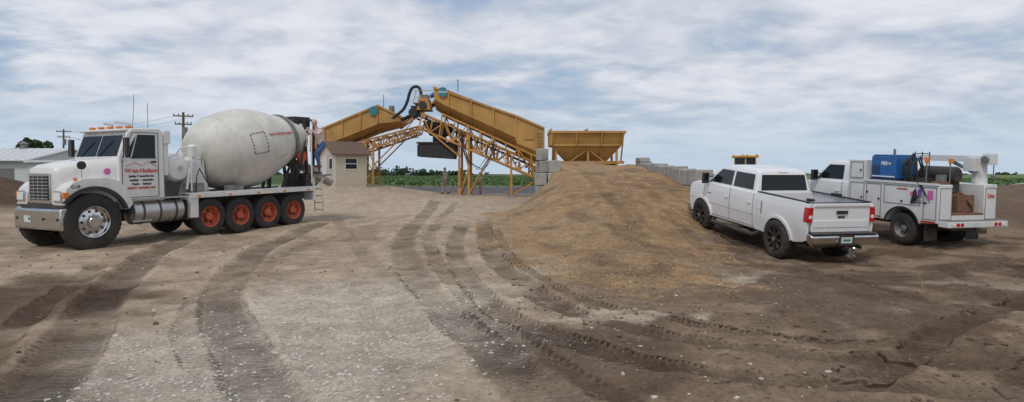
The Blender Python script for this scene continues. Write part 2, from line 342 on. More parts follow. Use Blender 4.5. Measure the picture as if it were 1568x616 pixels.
    pc=N.new('ShaderNodeVectorMath'); pc.operation='SCALE'; pc.inputs[0].default_value=(.52,.47,.40); L.new(mr(vcol.outputs[1],0,1,.45,1.1),pc.inputs['Scale']); L.new(pc.outputs[0],mx.inputs[7])
    L.new(mx.outputs[2],b.inputs['Base Color'])
    hgt=mth('ADD',mth('MULTIPLY',noise(22,8,.7),.5),mth('ADD',mth('MULTIPLY',tread,-.4),mth('MULTIPLY',peb,.3)))
    bp=N.new('ShaderNodeBump'); bp.inputs['Strength'].default_value=.95; bp.inputs['Distance'].default_value=.05; L.new(hgt,bp.inputs['Height']); L.new(bp.outputs[0],b.inputs['Normal'])
    me.materials.append(m)
    o=bpy.data.objects.new('ground',me); COL.objects.link(o)
    def samp(x,y):
        i=np.clip(np.searchsorted(ys,y)-1,0,ny-2); j=np.clip(np.searchsorted(xs,x)-1,0,nx-2)
        u=(x-xs[j])/(xs[j+1]-xs[j]); w=(y-ys[i])/(ys[i+1]-ys[i])
        z=(Z[i,j]*(1-u)+Z[i,j+1]*u)*(1-w)+(Z[i+1,j]*(1-u)+Z[i+1,j+1]*u)*w
        return z,gm[i,j],sm[i,j],Tm[i,j]
    return samp
SAMP=make_ground()
def scatter(name,n,xr,yr,dens,size,mn,flat=.6,seed=1):
    rs=np.random.RandomState(seed)
    y=yr[0]*(yr[1]/yr[0])**rs.rand(n); x=(xr[0]+(xr[1]-xr[0])*rs.rand(n))*np.maximum(y/yr[1],.35)
    z,g,s,t=SAMP(x,y); keep=rs.rand(n)<dens(x,y,g,s,t); x,y,z=x[keep],y[keep],z[keep]; n=len(x)
    bm=bmesh.new(); bmesh.ops.create_icosphere(bm,subdivisions=1,radius=1); bv=np.array([v.co[:] for v in bm.verts]); bf=np.array([[v.index for v in f.verts] for f in bm.faces]); bm.free()
    sz=size[0]+(size[1]-size[0])*rs.rand(n)**3
    V=bv[None]*(1+.5*(rs.rand(n,len(bv),1)-.5))*sz[:,None,None]*(.7+.6*rs.rand(n,1,3)); V[...,2]*=flat
    V+=np.stack([x,y,z+sz*.15],-1)[:,None,:]
    F=(bf[None]+(np.arange(n)*len(bv))[:,None,None]).reshape(-1,3)
    me=bpy.data.meshes.new(name); me.from_pydata(V.reshape(-1,3).tolist(),[],F.tolist()); me.materials.append(M[mn])
    o=bpy.data.objects.new(name,me); COL.objects.link(o)
scatter('gravel',24000,(-11,8),(4.4,18),lambda x,y,g,s,t:(.03+.6*g+.02*s)*(1-.6*t),(.005,.026),'stone',seed=2)
scatter('soil_clods',11000,(-14,14),(4.4,18),lambda x,y,g,s,t:.36*(1-g)*(1-.85*t)*(1-.7*s)*np.where(x>0,1,.3),(.006,.036),'clod',seed=3)
scatter('straw_debris',12000,(-2,12),(9,30),lambda x,y,g,s,t:s*.7,(.010,.036),'straw',flat=.35,seed=4)
def place(e,ox,oy,hx,hy,xf,xr,sy=1.):
    hl=math.hypot(hx,hy); hx/=hl; hy/=hl
    zf=ground_at(ox+hx*xf,oy+hy*xf); zr=ground_at(ox+hx*xr,oy+hy*xr)
    sl=(zf-zr)/(xf-xr); z0=zf-sl*xf
    X=Vector((hx,hy,sl)).normalized(); Yv=Vector((-hy,hx,0)); Z=X.cross(Yv).normalized(); Yv=Yv*sy
    m=Matrix((( X.x,Yv.x,Z.x,ox),(X.y,Yv.y,Z.y,oy),(X.z,Yv.z,Z.z,z0-.012),(0,0,0,1)))
    e.matrix_world=m; return m
# ---------------------------------------------------------------- wheels
def wheel(parent,name,x,yo,sg,r,w,style,z=None):
    z=r if z is None else z; g=G(); a=(x,yo,z); ax=(0,-sg,0)
    rr=r*.56 if style!='pick' else r*.60
    prof=[(.02,rr),(.005,rr*1.08),(0,r*.80),(.012,r*.9),(.03,r*.965),(.045,r),(w*.3,r*1.0),(w*.32,r*.975),(w*.36,r*.975),(w*.38,r),(w*.62,r),(w*.64,r*.975),(w*.68,r*.975),(w*.70,r),(w-.045,r),(w-.03,r*.965),(w,r*.82),(w-.02,rr)]
    g.lathe(a,ax,prof,'rubber',n=72,lug=([4,5],r*.045 if style=='pick' else r*.02,1 if style!='pick' else 2))
    if style=='front':
        g.lathe(a,ax,[(.02,rr),(.0,rr*.98),(.01,rr*.93),(.07,rr*.88),(.09,rr*.80),(.055,rr*.55),(.04,rr*.42),(-.02,rr*.40),(-.05,rr*.34),(-.05,.0001)],'chrome',n=40)
        for k in range(10):
            th=k*math.pi/5; g.cyl((x+math.cos(th)*rr*.68,yo-sg*.085,z+math.sin(th)*rr*.68),(x+math.cos(th)*rr*.68,yo-sg*.060,z+math.sin(th)*rr*.68),.03,'black',n=10)
            g.cyl((x+math.cos(th+.3)*rr*.48,yo-sg*.06,z+math.sin(th+.3)*rr*.48),(x+math.cos(th+.3)*rr*.48,yo-sg*.02,z+math.sin(th+.3)*rr*.48),.013,'alu',n=6)
    elif style=='rear':
        g.lathe(a,ax,[(.02,rr),(.0,rr*1.02),(.01,rr*.94),(.10,rr*.88),(.13,rr*.8),(.14,rr*.42),(.04,rr*.38),(.02,rr*.3),(.02,.0001)],'hub',n=40)
        for k in range(5):
            th=k*2*math.pi/5+.3; g.cyl((x+math.cos(th)*rr*.64,yo-sg*.15,z+math.sin(th)*rr*.64),(x+math.cos(th)*rr*.64,yo-sg*.125,z+math.sin(th)*rr*.64),.04,'black',n=10)
        for k in range(10):
            th=k*math.pi/5; g.cyl((x+math.cos(th)*rr*.48,yo-sg*.14,z+math.sin(th)*rr*.48),(x+math.cos(th)*rr*.48,yo-sg*.1,z+math.sin(th)*rr*.48),.012,'dark',n=6)
    elif style=='pick':
        g.lathe(a,ax,[(.02,rr),(.0,rr*.99),(.012,rr*.93),(.09,rr*.9),(.11,rr*.3),(.11,.0001)],'black',n=40)
        for k in range(8):
            th=k*math.pi/4; c,s=math.cos(th),math.sin(th)
            g.beam((x+c*rr*.25,yo-sg*.05,z+s*rr*.25),(x+c*rr*.95,yo-sg*.02,z+s*rr*.95),.05,'black',h=.05,up=(0,1,0))
            g.cyl((x+c*rr*.84,yo-sg*.02,z+s*rr*.84),(x+c*rr*.84,yo+sg*.012,z+s*rr*.84),.012,'chrome',n=6)
        g.cyl((x,yo-sg*.1,z),(x,yo-sg*.0,z),rr*.27,'black',n=20); g.cyl((x,yo-sg*.02,z),(x,yo+sg*.008,z),rr*.15,'alu',n=20)
    elif style=='serv':
        g.lathe(a,ax,[(.02,rr),(.0,rr*.99),(.012,rr*.94),(.09,rr*.88),(.12,rr*.75),(.13,rr*.4),(.05,rr*.36),(.03,.0001)],'grey',n=36)
        for k in range(8):
            th=k*math.pi/4; g.cyl((x+math.cos(th)*rr*.62,yo-sg*.14,z+math.sin(th)*rr*.62),(x+math.cos(th)*rr*.62,yo-sg*.118,z+math.sin(th)*rr*.62),.028,'black',n=10)
    g.cyl((x,yo-sg*w*.5,z),(x,yo-sg*(w+.1),z),rr*.5,'dark')
    return g.build(name,parent)
# ---------------------------------------------------------------- concrete mixer truck
def mixer():
    SY=.88
    e=empty('concrete_mixer_truck')
    mw=place(e,-10.02,13.85,-.472,-.882,-.62,-5.3,SY)
    FX=-.62; FR=.61; fc=FR
    g=G()
    for s in (-1,1):
        g.box(-7.3,-.2,s*.42-.05,s*.42+.05,.72,.98,'dark')
    for x in (-1.4,-2.4,-3.2,-4.0,-4.8,-5.7,-6.6): g.box(x-.06,x+.06,-.38,.38,.76,.92,'dark')
    for x in (-3.44,-4.35,-5.25,-6.15): g.cyl((x,-.85,.48),(x,.85,.48),.09,'dark')
    g.box(-5.9,-4.9,-.2,.2,.4,.7,'dark')
    g.box(-3.2,-2.85,.50,.95,.45,.95,'dark'); g.box(-3.0,-1.5,-1.0,-.5,.45,.95,'dark')
    g.build('chassis_frame',e,.01)
    g=G(); g.prism([(-.14,.48),(-.14,.92),(-.04,.94),(.04,.90),(.04,.50),(.0,.46)],-1.02,1.02,'chrome')
    g.build('front_bumper',e,.03)
    g=G(); g.box(-.2,-.05,-.98,.98,.94,1.02,'dark'); g.box(.043,.052,-.55,-.25,.62,.76,'plate')
    for y in (-.9,-.3,.3,.9): g.cyl((.04,y,.7),(.06,y,.7),.03,'dark',n=10)
    g.build('bumper_bracket',e)
    def ring(x,w,z0,z1,r,wb=None):
        wb=wb or w; p=[(x,-wb,z0)]
        for a in (180,150,120,90): p.append((x,-w+r+r*math.cos(math.radians(a)),z1-r+r*math.sin(math.radians(a))))
        for a in (90,60,30,0): p.append((x,w-r+r*math.cos(math.radians(a)),z1-r+r*math.sin(math.radians(a))))
        p.append((x,wb,z0)); return p
    g=G(); g.loft([ring(-.06,.50,1.0,1.70,.12),ring(-.09,.58,1.0,1.78,.16),ring(-.2,.66,1.0,1.84,.2),ring(-.55,.75,1.0,1.90,.26),ring(-.9,.86,1.0,1.95,.28),ring(-1.26,.94,1.0,2.0,.26)],'wmix')
    for s in (-1,1):
        R=FR+.09
        pr=[(-.03,1.0),(-.03,1.18),(-.08,1.33),(-.20,1.45),(-.40,1.53),(-.90,1.55),(-1.18,1.46),(-1.36,1.22),(-1.47,.95),(-1.38,.84)]+arc(FX,fc,R,162,33,14)
        g.prism(pr,min(s*.58,s*1.06),max(s*.58,s*1.06),'wmix')
    g.build('hood_and_fenders',e,.06,seg=3)
    g=G()
    for s in (-1,1):
        o_=[(FX+(FR+.15)*math.cos(math.radians(a)),fc+(FR+.15)*math.sin(math.radians(a))) for a in range(34,166,8)]
        i_=[(FX+(FR+.07)*math.cos(math.radians(a)),fc+(FR+.07)*math.sin(math.radians(a))) for a in range(160,32,-8)]
        g.prism(o_+i_,min(s*1.03,s*1.11),max(s*1.03,s*1.11),'black')
    g.box(-1.4,-.2,-.55,.55,.6,1.02,'dark')
    g.build('wheel_arch_trim',e)
    g=G(); g.box(-.055,-.025,-.46,.46,1.04,1.66,'chrome'); g.build('grille_surround',e,.01)
    g=G(); g.box(-.024,-.015,-.40,.40,1.09,1.60,'black')
    for i in range(7): g.box(-.016,.008,-.40,.40,1.115+i*.07,1.135+i*.07,'alu')
    for y in (-.2,0,.2): g.box(-.014,.002,y-.012,y+.012,1.09,1.60,'alu')
    g.build('grille',e)
    g=G()
    for s in (-1,1):
        g.box(-.03,-.01,s*.82-.17,s*.82+.17,1.06,1.29,'chrome'); g.box(-.01,.004,s*.82-.14,s*.82+.14,1.09,1.26,'lamp')
        g.box(-.12,-.02,s*1.03-.04,s*1.03+.04,1.14,1.26,'amber')
    g.cyl((-.3,.95,1.50),(-.3,.95,1.56),.04,'amber')
    g.build('headlights',e,.008)
    # cab
    g=G(); g.prism([(-1.20,.98),(-1.20,1.98),(-1.40,2.54),(-1.52,2.64),(-2.18,2.66),(-2.26,2.56),(-2.28,.98)],-.98,.98,'wmix')
    g.box(-1.60,-1.30,-.95,.95,2.575,2.63,'wmix')
    g.build('cab',e,.06,seg=3)
    g=G()
    def ws(t,y): return (-1.20-.20*t+.010,y,1.98+.56*t+.003)
    for y0,y1 in ((-.90,-.02),(.02,.90)): g.quad([ws(.06,y0),ws(.06,y1),ws(.90,y1*.97 if y1>.5 else y1),ws(.90,y0*.97 if y0<-.5 else y0)],'glass')
    for s in (-1,1):
        yy=s*.986
        g.quad([(-1.50,yy,1.98),(-2.06,yy,1.98),(-2.06,yy,2.50),(-1.64,yy,2.50)],'glass')
        g.quad([(-1.30,yy,1.98),(-1.47,yy,1.98),(-1.61,yy,2.48)],'glass')
    g.build('cab_windows',e)
    g=G(); y=.983
    for a,b in (((-1.28,1.08),(-1.28,1.95)),((-1.28,1.95),(-1.52,2.55)),((-1.52,2.55),(-2.13,2.55)),((-2.13,2.55),(-2.13,1.08)),((-2.13,1.08),(-1.28,1.08))):
        g.beam((a[0],y,a[1]),(b[0],y,b[1]),.012,'dark')
    g.box(-2.07,-1.95,.985,1.01,1.86,1.9,'black'); g.box(-1.9,-1.45,.9,1.06,.52,.56,'alu')
    g.beam((-1.48,.99,1.97),(-2.08,.99,1.97),.02,'black')
    for s in (-.4,.4): g.beam((-1.188,s-.25,2.02),(-1.31,s+.15,2.36),.015,'black')
    g.build('door_seams_and_wipers',e)
    g=G()
    for y in (-.8,-.4,0,.4,.8): g.box(-1.60,-1.48,y-.06,y+.06,2.65,2.71,'amber')
    g.build('roof_marker_lamps',e,.02)
    g=G()
    for s in (-1,1):
        g.tube([(-1.30,s*.98,1.9),(-1.23,s*1.20,1.95),(-1.23,s*1.22,2.5),(-1.34,s*.98,2.42)],.012,'chrome')
        g.box(-1.29,-1.22,s*1.22-.08,s*1.22+.08,2.02,2.42,'black'); g.box(-1.295,-1.29,s*1.22-.07,s*1.22+.07,2.04,2.40,'lamp')
    g.cyl((-.45,.92,1.52),(-.45,.92,1.82),.008,'chrome',n=6); g.cyl((-.45,.9,1.82),(-.45,.94,1.82),.09,'black',n=14)
    g.cyl((-1.8,.5,2.66),(-1.85,.5,3.45),.006,'dark',n=5); g.cyl((-2.0,.8,2.66),(-2.0,.8,3.25),.006,'dark',n=5)
    g.tube([(-1.7,-.2,2.66),(-1.7,-.2,2.76),(-1.5,-.2,2.78)],.03,'chrome'); g.tube([(-1.9,.2,2.66),(-1.9,.2,2.78),(-1.55,.2,2.80)],.03,'chrome')
    g.build('mirrors_and_antennas',e)
    g=G()
    g.box(-2.44,-2.32,.76,.90,1.55,2.45,'wmix'); g.box(-2.47,-2.29,.70,.95,2.30,2.62,'wmix')
    g.cyl((-2.4,-.75,1.2),(-2.4,-.75,2.75),.09,'alu')
    g.build('air_intake_and_exhaust',e,.02)
    g=G()
    g.lathe((-1.50,.80,.73),(-1,0,0),[(0,.0001),(0,.2),(.02,.26),(.05,.275),(1.2,.275),(1.23,.26),(1.25,.2),(1.25,.0001)],'alu',n=28)
    for x in (-1.7,-2.1,-2.5): g.lathe((x,.80,.73),(-1,0,0),[(0,.278),(0,.285),(.05,.285),(.05,.278)],'dark',n=28)
    g.box(-2.75,-1.5,.72,1.09,1.02,1.05,'alu')
    g.build('fuel_tank',e)
    g=G()
    g.lathe((-2.72,-.9,1.72),(0,1,0),[(0,.0001),(.0,.15),(.04,.27),(.12,.31),(1.7,.31),(1.78,.27),(1.82,.15),(1.82,.0001)],'wmix',n=30)
    g.cyl((-2.72,.70,1.72),(-2.72,.73,1.72),.325,'alu',n=30); g.cyl((-2.72,.9,1.72),(-2.72,.96,1.72),.06,'alu')
    g.lathe((-3.18,.55,1.3),(0,0,1),[(0,.0001),(0,.12),(.05,.16),(.6,.16),(.68,.1),(.7,.0001)],'wmix',n=20)
    g.lathe((-3.1,.85,2.0),(0,0,1),[(0,.0001),(0,.1),(.25,.12),(.3,.07),(.3,.0001)],'wmix',n=20)
    g.tube([(-2.68,.8,2.02),(-2.8,.8,2.2),(-3.1,.7,2.25),(-3.3,.4,2.1)],.025,'wmix'); g.tube([(-2.9,.9,1.2),(-2.95,.92,1.6),(-3.15,.85,2.0)],.03,'wmix')
    g.tube([(-3.0,.95,1.15),(-3.0,.95,1.9),(-3.35,.9,1.95),(-3.4,.9,1.2)],.02,'wmix'); g.tube([(-3.1,.98,1.12),(-3.12,.98,1.5),(-3.2,.98,1.7),(-3.5,.9,1.3)],.014,'black')
    g.box(-3.35,-3.0,.7,.95,1.12,1.34,'grey')
    g.build('water_tank',e)
    g=G()
    for s in (-1,1):
        g.prism([(-2.95,.98),(-3.85,.98),(-3.75,1.4),(-3.6,1.85),(-3.15,1.9),(-3.1,1.5)],s*.42-.03,s*.42+.03,'wmix')
    g.box(-3.62,-3.1,-.42,.42,1.45,2.1,'wmix')
    for s in (-1,1):
        g.box(-7.0,-2.85,min(s*.66,s*1.10),max(s*.66,s*1.10),1.08,1.11,'wmix'); g.box(-7.0,-2.85,min(s*1.085,s*1.105),max(s*1.085,s*1.105),.98,1.08,'wmix')
        g.box(-7.02,-6.9,min(s*.66,s*1.10),max(s*.66,s*1.10),.7,1.08,'wmix')
    g.box(-3.1,-2.88,.62,1.08,.5,1.06,'wmix')
    g.build('pedestal_and_deck',e,.012)
    g=G()
    for x in (-3.1,-4.0,-4.9,-5.8,-6.7): g.box(x-.04,x+.04,1.105,1.115,1.0,1.05,'amber')
    g.box(-6.98,-6.7,.6,1.0,1.12,1.45,'black'); g.box(-4.5,-4.1,.7,1.0,1.112,1.25,'grey')
    g.box(-6.9,-2.95,.60,.62,.98,1.08,'dark')
    g.build('deck_fittings',e)
    A=Vector((-3.72,0,1.98)); B=Vector((-7.15,0,2.60)); ax=(B-A).normalized()
    prof=[(0,.0001),(0,.50),(.03,.60),(.10,.70),(.30,.86),(.6,1.0),(.95,1.09),(1.25,1.12),(1.55,1.11),(1.9,1.04),(2.25,.93),(2.65,.79),(3.05,.66),(3.3,.59),(3.34,.61),(3.41,.61),(3.43,.56),(3.43,.45),(3.1,.40)]
    kids=[]
    g=G(); g.lathe(A,ax,prof,'drum',n=64)
    for t,r in ((.6,1.003),(1.1,1.107),(1.75,1.076),(2.65,.793)): g.lathe(A,ax,[(t-.012,r-.004),(t,r+.006),(t+.012,r-.004)],'drum',n=64)
    kids.append(g.build('mixing_drum',e,angle=60))
    g=G(); g.lathe(A,ax,[(2.8,.72),(2.8,.79),(2.92,.77),(2.92,.70)],'grey',n=48); kids.append(g.build('drum_track_ring',e))
    rp=np.array([p for p in prof[3:14]])
    x_=ax.cross(Vector((0,0,1))).normalized(); y_=x_.cross(ax).normalized()
    if x_.y<0: x_=-x_
    def onsurf(t,a,off=.008):
        r=float(np.interp(t,rp[:,0],rp[:,1]))+off
        return A+ax*t+x_*math.cos(a)*r+y_*math.sin(a)*r
    g=G(); tc,ac_=1.22,.16
    per=[(-.23,-.25),(.23,-.25),(.23,.25),(-.23,.25),(-.23,-.25)]
    for (u0,v0),(u1,v1) in zip(per[:-1],per[1:]):
        for k in range(6):
            a=(k+.2)/6; b=(k+.7)/6
            g.tube([onsurf(tc+u0+(u1-u0)*q,ac_+v0+(v1-v0)*q,.010) for q in (a,(a+b)/2,b)],.012,'dark',n=5)
    kids.append(g.build('drum_hatch',e))
    def wrap(body,size,t0,a0,rot,mn,name):
        c=bpy.data.curves.new('tmp','FONT'); c.body=body; c.size=size; c.align_x='CENTER'; c.align_y='CENTER'; c.offset=.003; c.resolution_u=2
        o=bpy.data.objects.new('tmp',c); COL.objects.link(o); dg=bpy.context.evaluated_depsgraph_get()
        me=bpy.data.meshes.new_from_object(o.evaluated_get(dg)); bpy.data.objects.remove(o)
        bm=bmesh.new(); bm.from_mesh(me); bmesh.ops.triangulate(bm,faces=bm.faces); bmesh.ops.subdivide_edges(bm,edges=[q for q in bm.edges if q.calc_length()>.1],cuts=2,use_grid_fill=False); bmesh.ops.triangulate(bm,faces=bm.faces)
        for v in bm.verts:
            u,w=v.co.x,v.co.y; u2=u*math.cos(rot)-w*math.sin(rot); w2=u*math.sin(rot)+w*math.cos(rot)
            t=t0+u2; r=float(np.interp(t,rp[:,0],rp[:,1])); v.co=onsurf(t,a0+w2/r,.010)
        me2=bpy.data.meshes.new(name); bm.to_mesh(me2); bm.free(); me2.materials.append(M[mn]); o=bpy.data.objects.new(name,me2); COL.objects.link(o); o.parent=e; kids.append(o)
    wrap('WEST-HUDSON LUMBER',.10,2.15,.30,0,'redp','drum_lettering')
    wrap('(800) 555-0142',.07,2.1,-.35,0,'stone','drum_lettering_faded')
    for k in kids: k.scale=(1,1/SY,1)
    g=G()
    for s in (-1,1):
        g.beam((-6.5,s*.5,1.0),(-6.65,s*.62,2.3),.09,'dark'); g.beam((-7.2,s*.5,1.0),(-7.0,s*.62,3.1),.08,'dark'); g.beam((-6.2,s*.45,1.0),(-6.65,s*.62,2.2),.07,'dark')
        g.cyl((-6.5,s*.45,1.85),(-6.65,s*.45,1.88),.14,'dark')
        g.beam((-7.0,s*.62,3.1),(-7.4,s*.62,3.1),.06,'dark'); g.beam((-7.4,s*.62,3.1),(-7.35,s*.62,1.7),.06,'dark')
    g.box(-6.8,-6.6,-.62,.62,1.75,1.9,'dark'); g.box(-7.05,-6.95,-.62,.62,3.05,3.15,'dark'); g.box(-7.3,-7.1,-.5,.5,1.0,1.5,'dark')
    g.build('rear_frame',e)
    g=G()
    g.loft([[(-6.95,-.25,2.3),(-7.3,-.25,2.3),(-7.3,.25,2.3),(-6.95,.25,2.3)],[(-6.7,-.5,2.95),(-7.35,-.5,2.95),(-7.35,.5,2.95),(-6.7,.5,2.95)],[(-6.7,-.5,3.2),(-7.35,-.5,3.2),(-7.35,.5,3.2),(-6.7,.5,3.2)],[(-6.75,-.46,3.2),(-7.3,-.46,3.2),(-7.3,.46,3.2),(-6.75,.46,3.2)],[(-7.0,-.2,2.35),(-7.25,-.2,2.35),(-7.25,.2,2.35),(-7.0,.2,2.35)]],'dark')
    g.build('charge_hopper',e,.01)
    g=G()
    def chute(a,b,r):
        a=Vector(a); b=Vector(b); d=(b-a).normalized(); sx=d.cross(Vector((0,0,1))).normalized(); up=sx.cross(d)
        R=[]
        for p in (a,b):
            R.append([p+sx*math.cos(math.radians(q))*r+up*math.sin(math.radians(q))*r for q in range(180,361,20)]+[p+sx*math.cos(math.radians(q))*(r-.03)+up*math.sin(math.radians(q))*(r-.03) for q in range(360,179,-20)])
        g.loft(R,'alu')
    chute((-7.2,.0,1.95),(-7.8,.12,1.58),.26); chute((-7.7,.1,1.54),(-8.4,.3,1.22),.20)
    g.tube([(-7.45,0,1.2),(-7.9,.12,1.40)],.04,'dark'); g.tube([(-7.3,.2,1.0),(-8.1,.2,1.2)],.03,'dark')
    g.build('discharge_chute',e)
    g=G()
    for y in (.66,1.04):
        g.tube([(-7.36,y,.30),(-7.30,y,1.46)],.022,'wmix')
    for i in range(6): g.cyl((-7.35+.01*i,.66,.38+i*.21),(-7.35+.01*i,1.04,.38+i*.21),.018,'wmix',n=8)
    g.box(-7.66,-6.95,.40,1.12,1.41,1.45,'grey'); g.beam((-7.0,.7,1.0),(-7.0,.7,1.42),.06,'wmix'); g.beam((-7.0,1.0,1.0),(-7.0,1.0,1.42),.06,'wmix'); g.beam((-7.05,1.0,1.05),(-7.55,1.0,1.42),.04,'wmix')
    g.tube([(-6.90,1.05,1.2),(-6.90,1.05,2.7),(-7.0,.95,2.8),(-7.05,.6,2.8)],.02,'wmix')
    g.build('ladder_and_platform',e)
    g=G(); g.cyl((-6.75,.72,2.0),(-6.75,.82,2.0),.17,'hub',n=24); g.cyl((-6.7,.6,1.3),(-6.7,.6,1.7),.08,'black'); g.tube([(-6.5,.7,1.2),(-6.6,.9,1.6),(-6.8,.8,2.2),(-7,.7,2.5)],.018,'black'); g.tube([(-6.4,.6,1.2),(-6.3,.8,1.5),(-6.6,.9,1.9),(-6.9,.75,2.4)],.018,'black'); g.build('hose_reel',e)
    for s,nm in ((1,'left'),(-1,'right')):
        wheel(e,'front_wheel_'+nm,FX,s*1.07,s,FR,.32,'front')
        for i,x in enumerate((-3.44,-4.36,-5.28,-6.18)): wheel(e,'rear_wheel_%s_%d'%(nm,i+1),x,s*1.06,s,.46,.28 if i<2 else .5,'rear',z=.46+(.03 if i==0 else 0))
    text('West-Hudson',.135,(-1.72,.987,1.64),'left','redp',e,'door_lettering')
    for i,t in enumerate(('lumber & concrete, inc.','trucking  -  excavating','Prairie  -  Fairland','DIRECT  HARDINE  IND')): text(t,.062,(-1.72,.987,1.54-i*.09),'left','dark' if i<3 else 'redp',e,'door_lettering_line')
    g=G(); g.tube([(-1.36,.987,1.78),(-1.55,.987,1.87),(-1.72,.987,1.80),(-1.88,.987,1.89),(-2.08,.987,1.78)],.006,'redp',n=4)
    g.cyl((-1.0,.80,1.68),(-1.0,.90,1.68),.07,'pink',n=20); g.build('door_emblem',e)
    text('C-19',.09,(-.26,1.063,1.34),'left','dark',e,'unit_number')
    return e,mw
MIX,MIXM=mixer()
# ---------------------------------------------------------------- pickup-type bodies
def cab_and_front(e,W,xr,xc,xw,xf,wheelx,zb,zh,zr,paint,crew=True):
    hw=W/2
    g=G()
    ar=arc(wheelx,.42,.52,0,180,14)
    pr=[(xr,.52),(xr,zb),(xw-.1,zb),(xw+.05,zh+.02),(xw+.4,zh),(xf-.12,zh-.08),(xf,zh-.2),(xf,.62),(xf-.1,.50)]+[(wheelx+.52,.50)]+ar[1:-1]+[(wheelx-.52,.50)]
    g.prism(pr,-hw,hw,paint)
    g.build('cab_lower_body',e,.05,seg=3)
    g=G()
    def rr(x0,x1,w,z,r): return [(x0+r,-w,z),(x1-r,-w,z),(x1,-w+r,z),(x1,w-r,z),(x1-r,w,z),(x0+r,w,z),(x0,w-r,z),(x0,-w+r,z)]
    wb=hw-.03; wt=hw-.13
    g.loft([rr(xr+.01,xw,wb,zb-.01,.05),rr(xr+.10,xc+.05,wt,zr-.10,.06),rr(xr+.14,xc-.02,wt-.04,zr-.04,.08),rr(xr+.24,xc-.16,wt-.12,zr-.005,.1),rr(xr+.4,xc-.4,wt-.3,zr,.1)],paint)
    g.build('cab_roof',e,.012)
    g=G(); z0=zb-.01; z1=zr-.10
    def sd(x,z,s): t=(z-z0)/(z1-z0); return (x,s*(wb+(wt-wb)*t+.006),z)
    def fx(z): t=(z-z0)/(z1-z0); return xw+(xc+.05-xw)*t
    def rx(z): t=(z-z0)/(z1-z0); return xr+.01+.09*t
    za,zc=zb+.04,zr-.13
    for s in (-1,1):
        if crew:
            mid=(xr+xw)/2-.12
            g.quad([sd(mid+.04,za,s),sd(fx(za)-.13,za,s),sd(fx(zc)-.12,zc,s),sd(mid+.04,zc,s)],'glass')
            g.quad([sd(rx(za)+.14,za,s),sd(mid-.05,za,s),sd(mid-.05,zc,s),sd(rx(zc)+.12,zc,s)],'glass')
        else: g.quad([sd(rx(za)+.2,za,s),sd(fx(za)-.13,za,s),sd(fx(zc)-.12,zc,s),sd(rx(zc)+.16,zc,s)],'glass')
    g.quad([(rx(za)-.006,-wb+.14,za),(rx(za)-.006,wb-.14,za),(rx(zc)-.006,wt-.09,zc),(rx(zc)-.006,-wt+.09,zc)],'glass')
    g.quad([(fx(za)+.008,-wb+.1,za-.02),(fx(za)+.008,wb-.1,za-.02),(fx(zc)+.008,wt-.06,zc),(fx(zc)+.008,-wt+.06,zc)],'glass')
    g.box(rx(zr-.07)-.0,rx(zr-.07)+.02,-.14,.14,zr-.105,zr-.075,'red')
    g.build('cab_windows',e)
    g=G()
    for s in (-1,1):
        y=s*(hw+.001)
        xs=[xr+.04,(xr+xw)/2-.12,xw-.02] if crew else [xr+.2,xw-.02]
        for x in xs: g.beam((x,y,.58),(x,y,zb-.02),.010,'dark')
        g.beam((xs[0],y,.58),(xs[-1],y,.58),.010,'dark')
        for x in xs[:-1]: g.box(x+.07,x+.22,min(y,y+s*.025),max(y,y+s*.025),1.13,1.16,paint)
        g.beam((xr,y,.86),(xw,y,.88),.006,'grey')
    g.build('door_seams',e)
    g=G()
    g.box(xf-.005,xf+.02,-hw+.28,hw-.28,.75,zh-.24,'chrome')
    for i in range(3): g.box(xf+.02,xf+.035,-hw+.3,hw-.3,.80+i*.11,.86+i*.11,'dark')
    for s in (-1,1): g.box(xf-.1,xf+.012,s*(hw-.14)-.12,s*(hw-.14)+.12,.80,zh-.25,'lamp'); g.box(xf-.32,xf-.08,min(s*(hw-.02),s*(hw+.008)),max(s*(hw-.02),s*(hw+.008)),.92,zh-.3,'lamp')
    g.box(xf-.05,xf+.14,-hw-.01,hw+.01,.45,.70,'chrome')
    g.build('grille_and_headlights',e,.01)
    g=G(); g.box(xr+.1,xf-.2,-hw+.32,hw-.32,.40,.60,'dark'); g.build('underbody',e)
    g=G()
    for s in (-1,1):
        y=s*(hw+.15); x=xw-.28
        g.tube([(x,s*(hw-.07),zb+.02),(x+.02,y,zb+.06)],.018,'black'); g.tube([(x,s*(hw-.09),zb+.16),(x+.02,y,zb+.2)],.014,'black')
        g.box(x-.04,x+.06,y-.085,y+.085,zb-.02,zb+.27,'black'); g.box(x-.046,x-.04,y-.07,y+.07,zb+.0,zb+.25,'glass')
    g.build('tow_mirrors',e,.02)
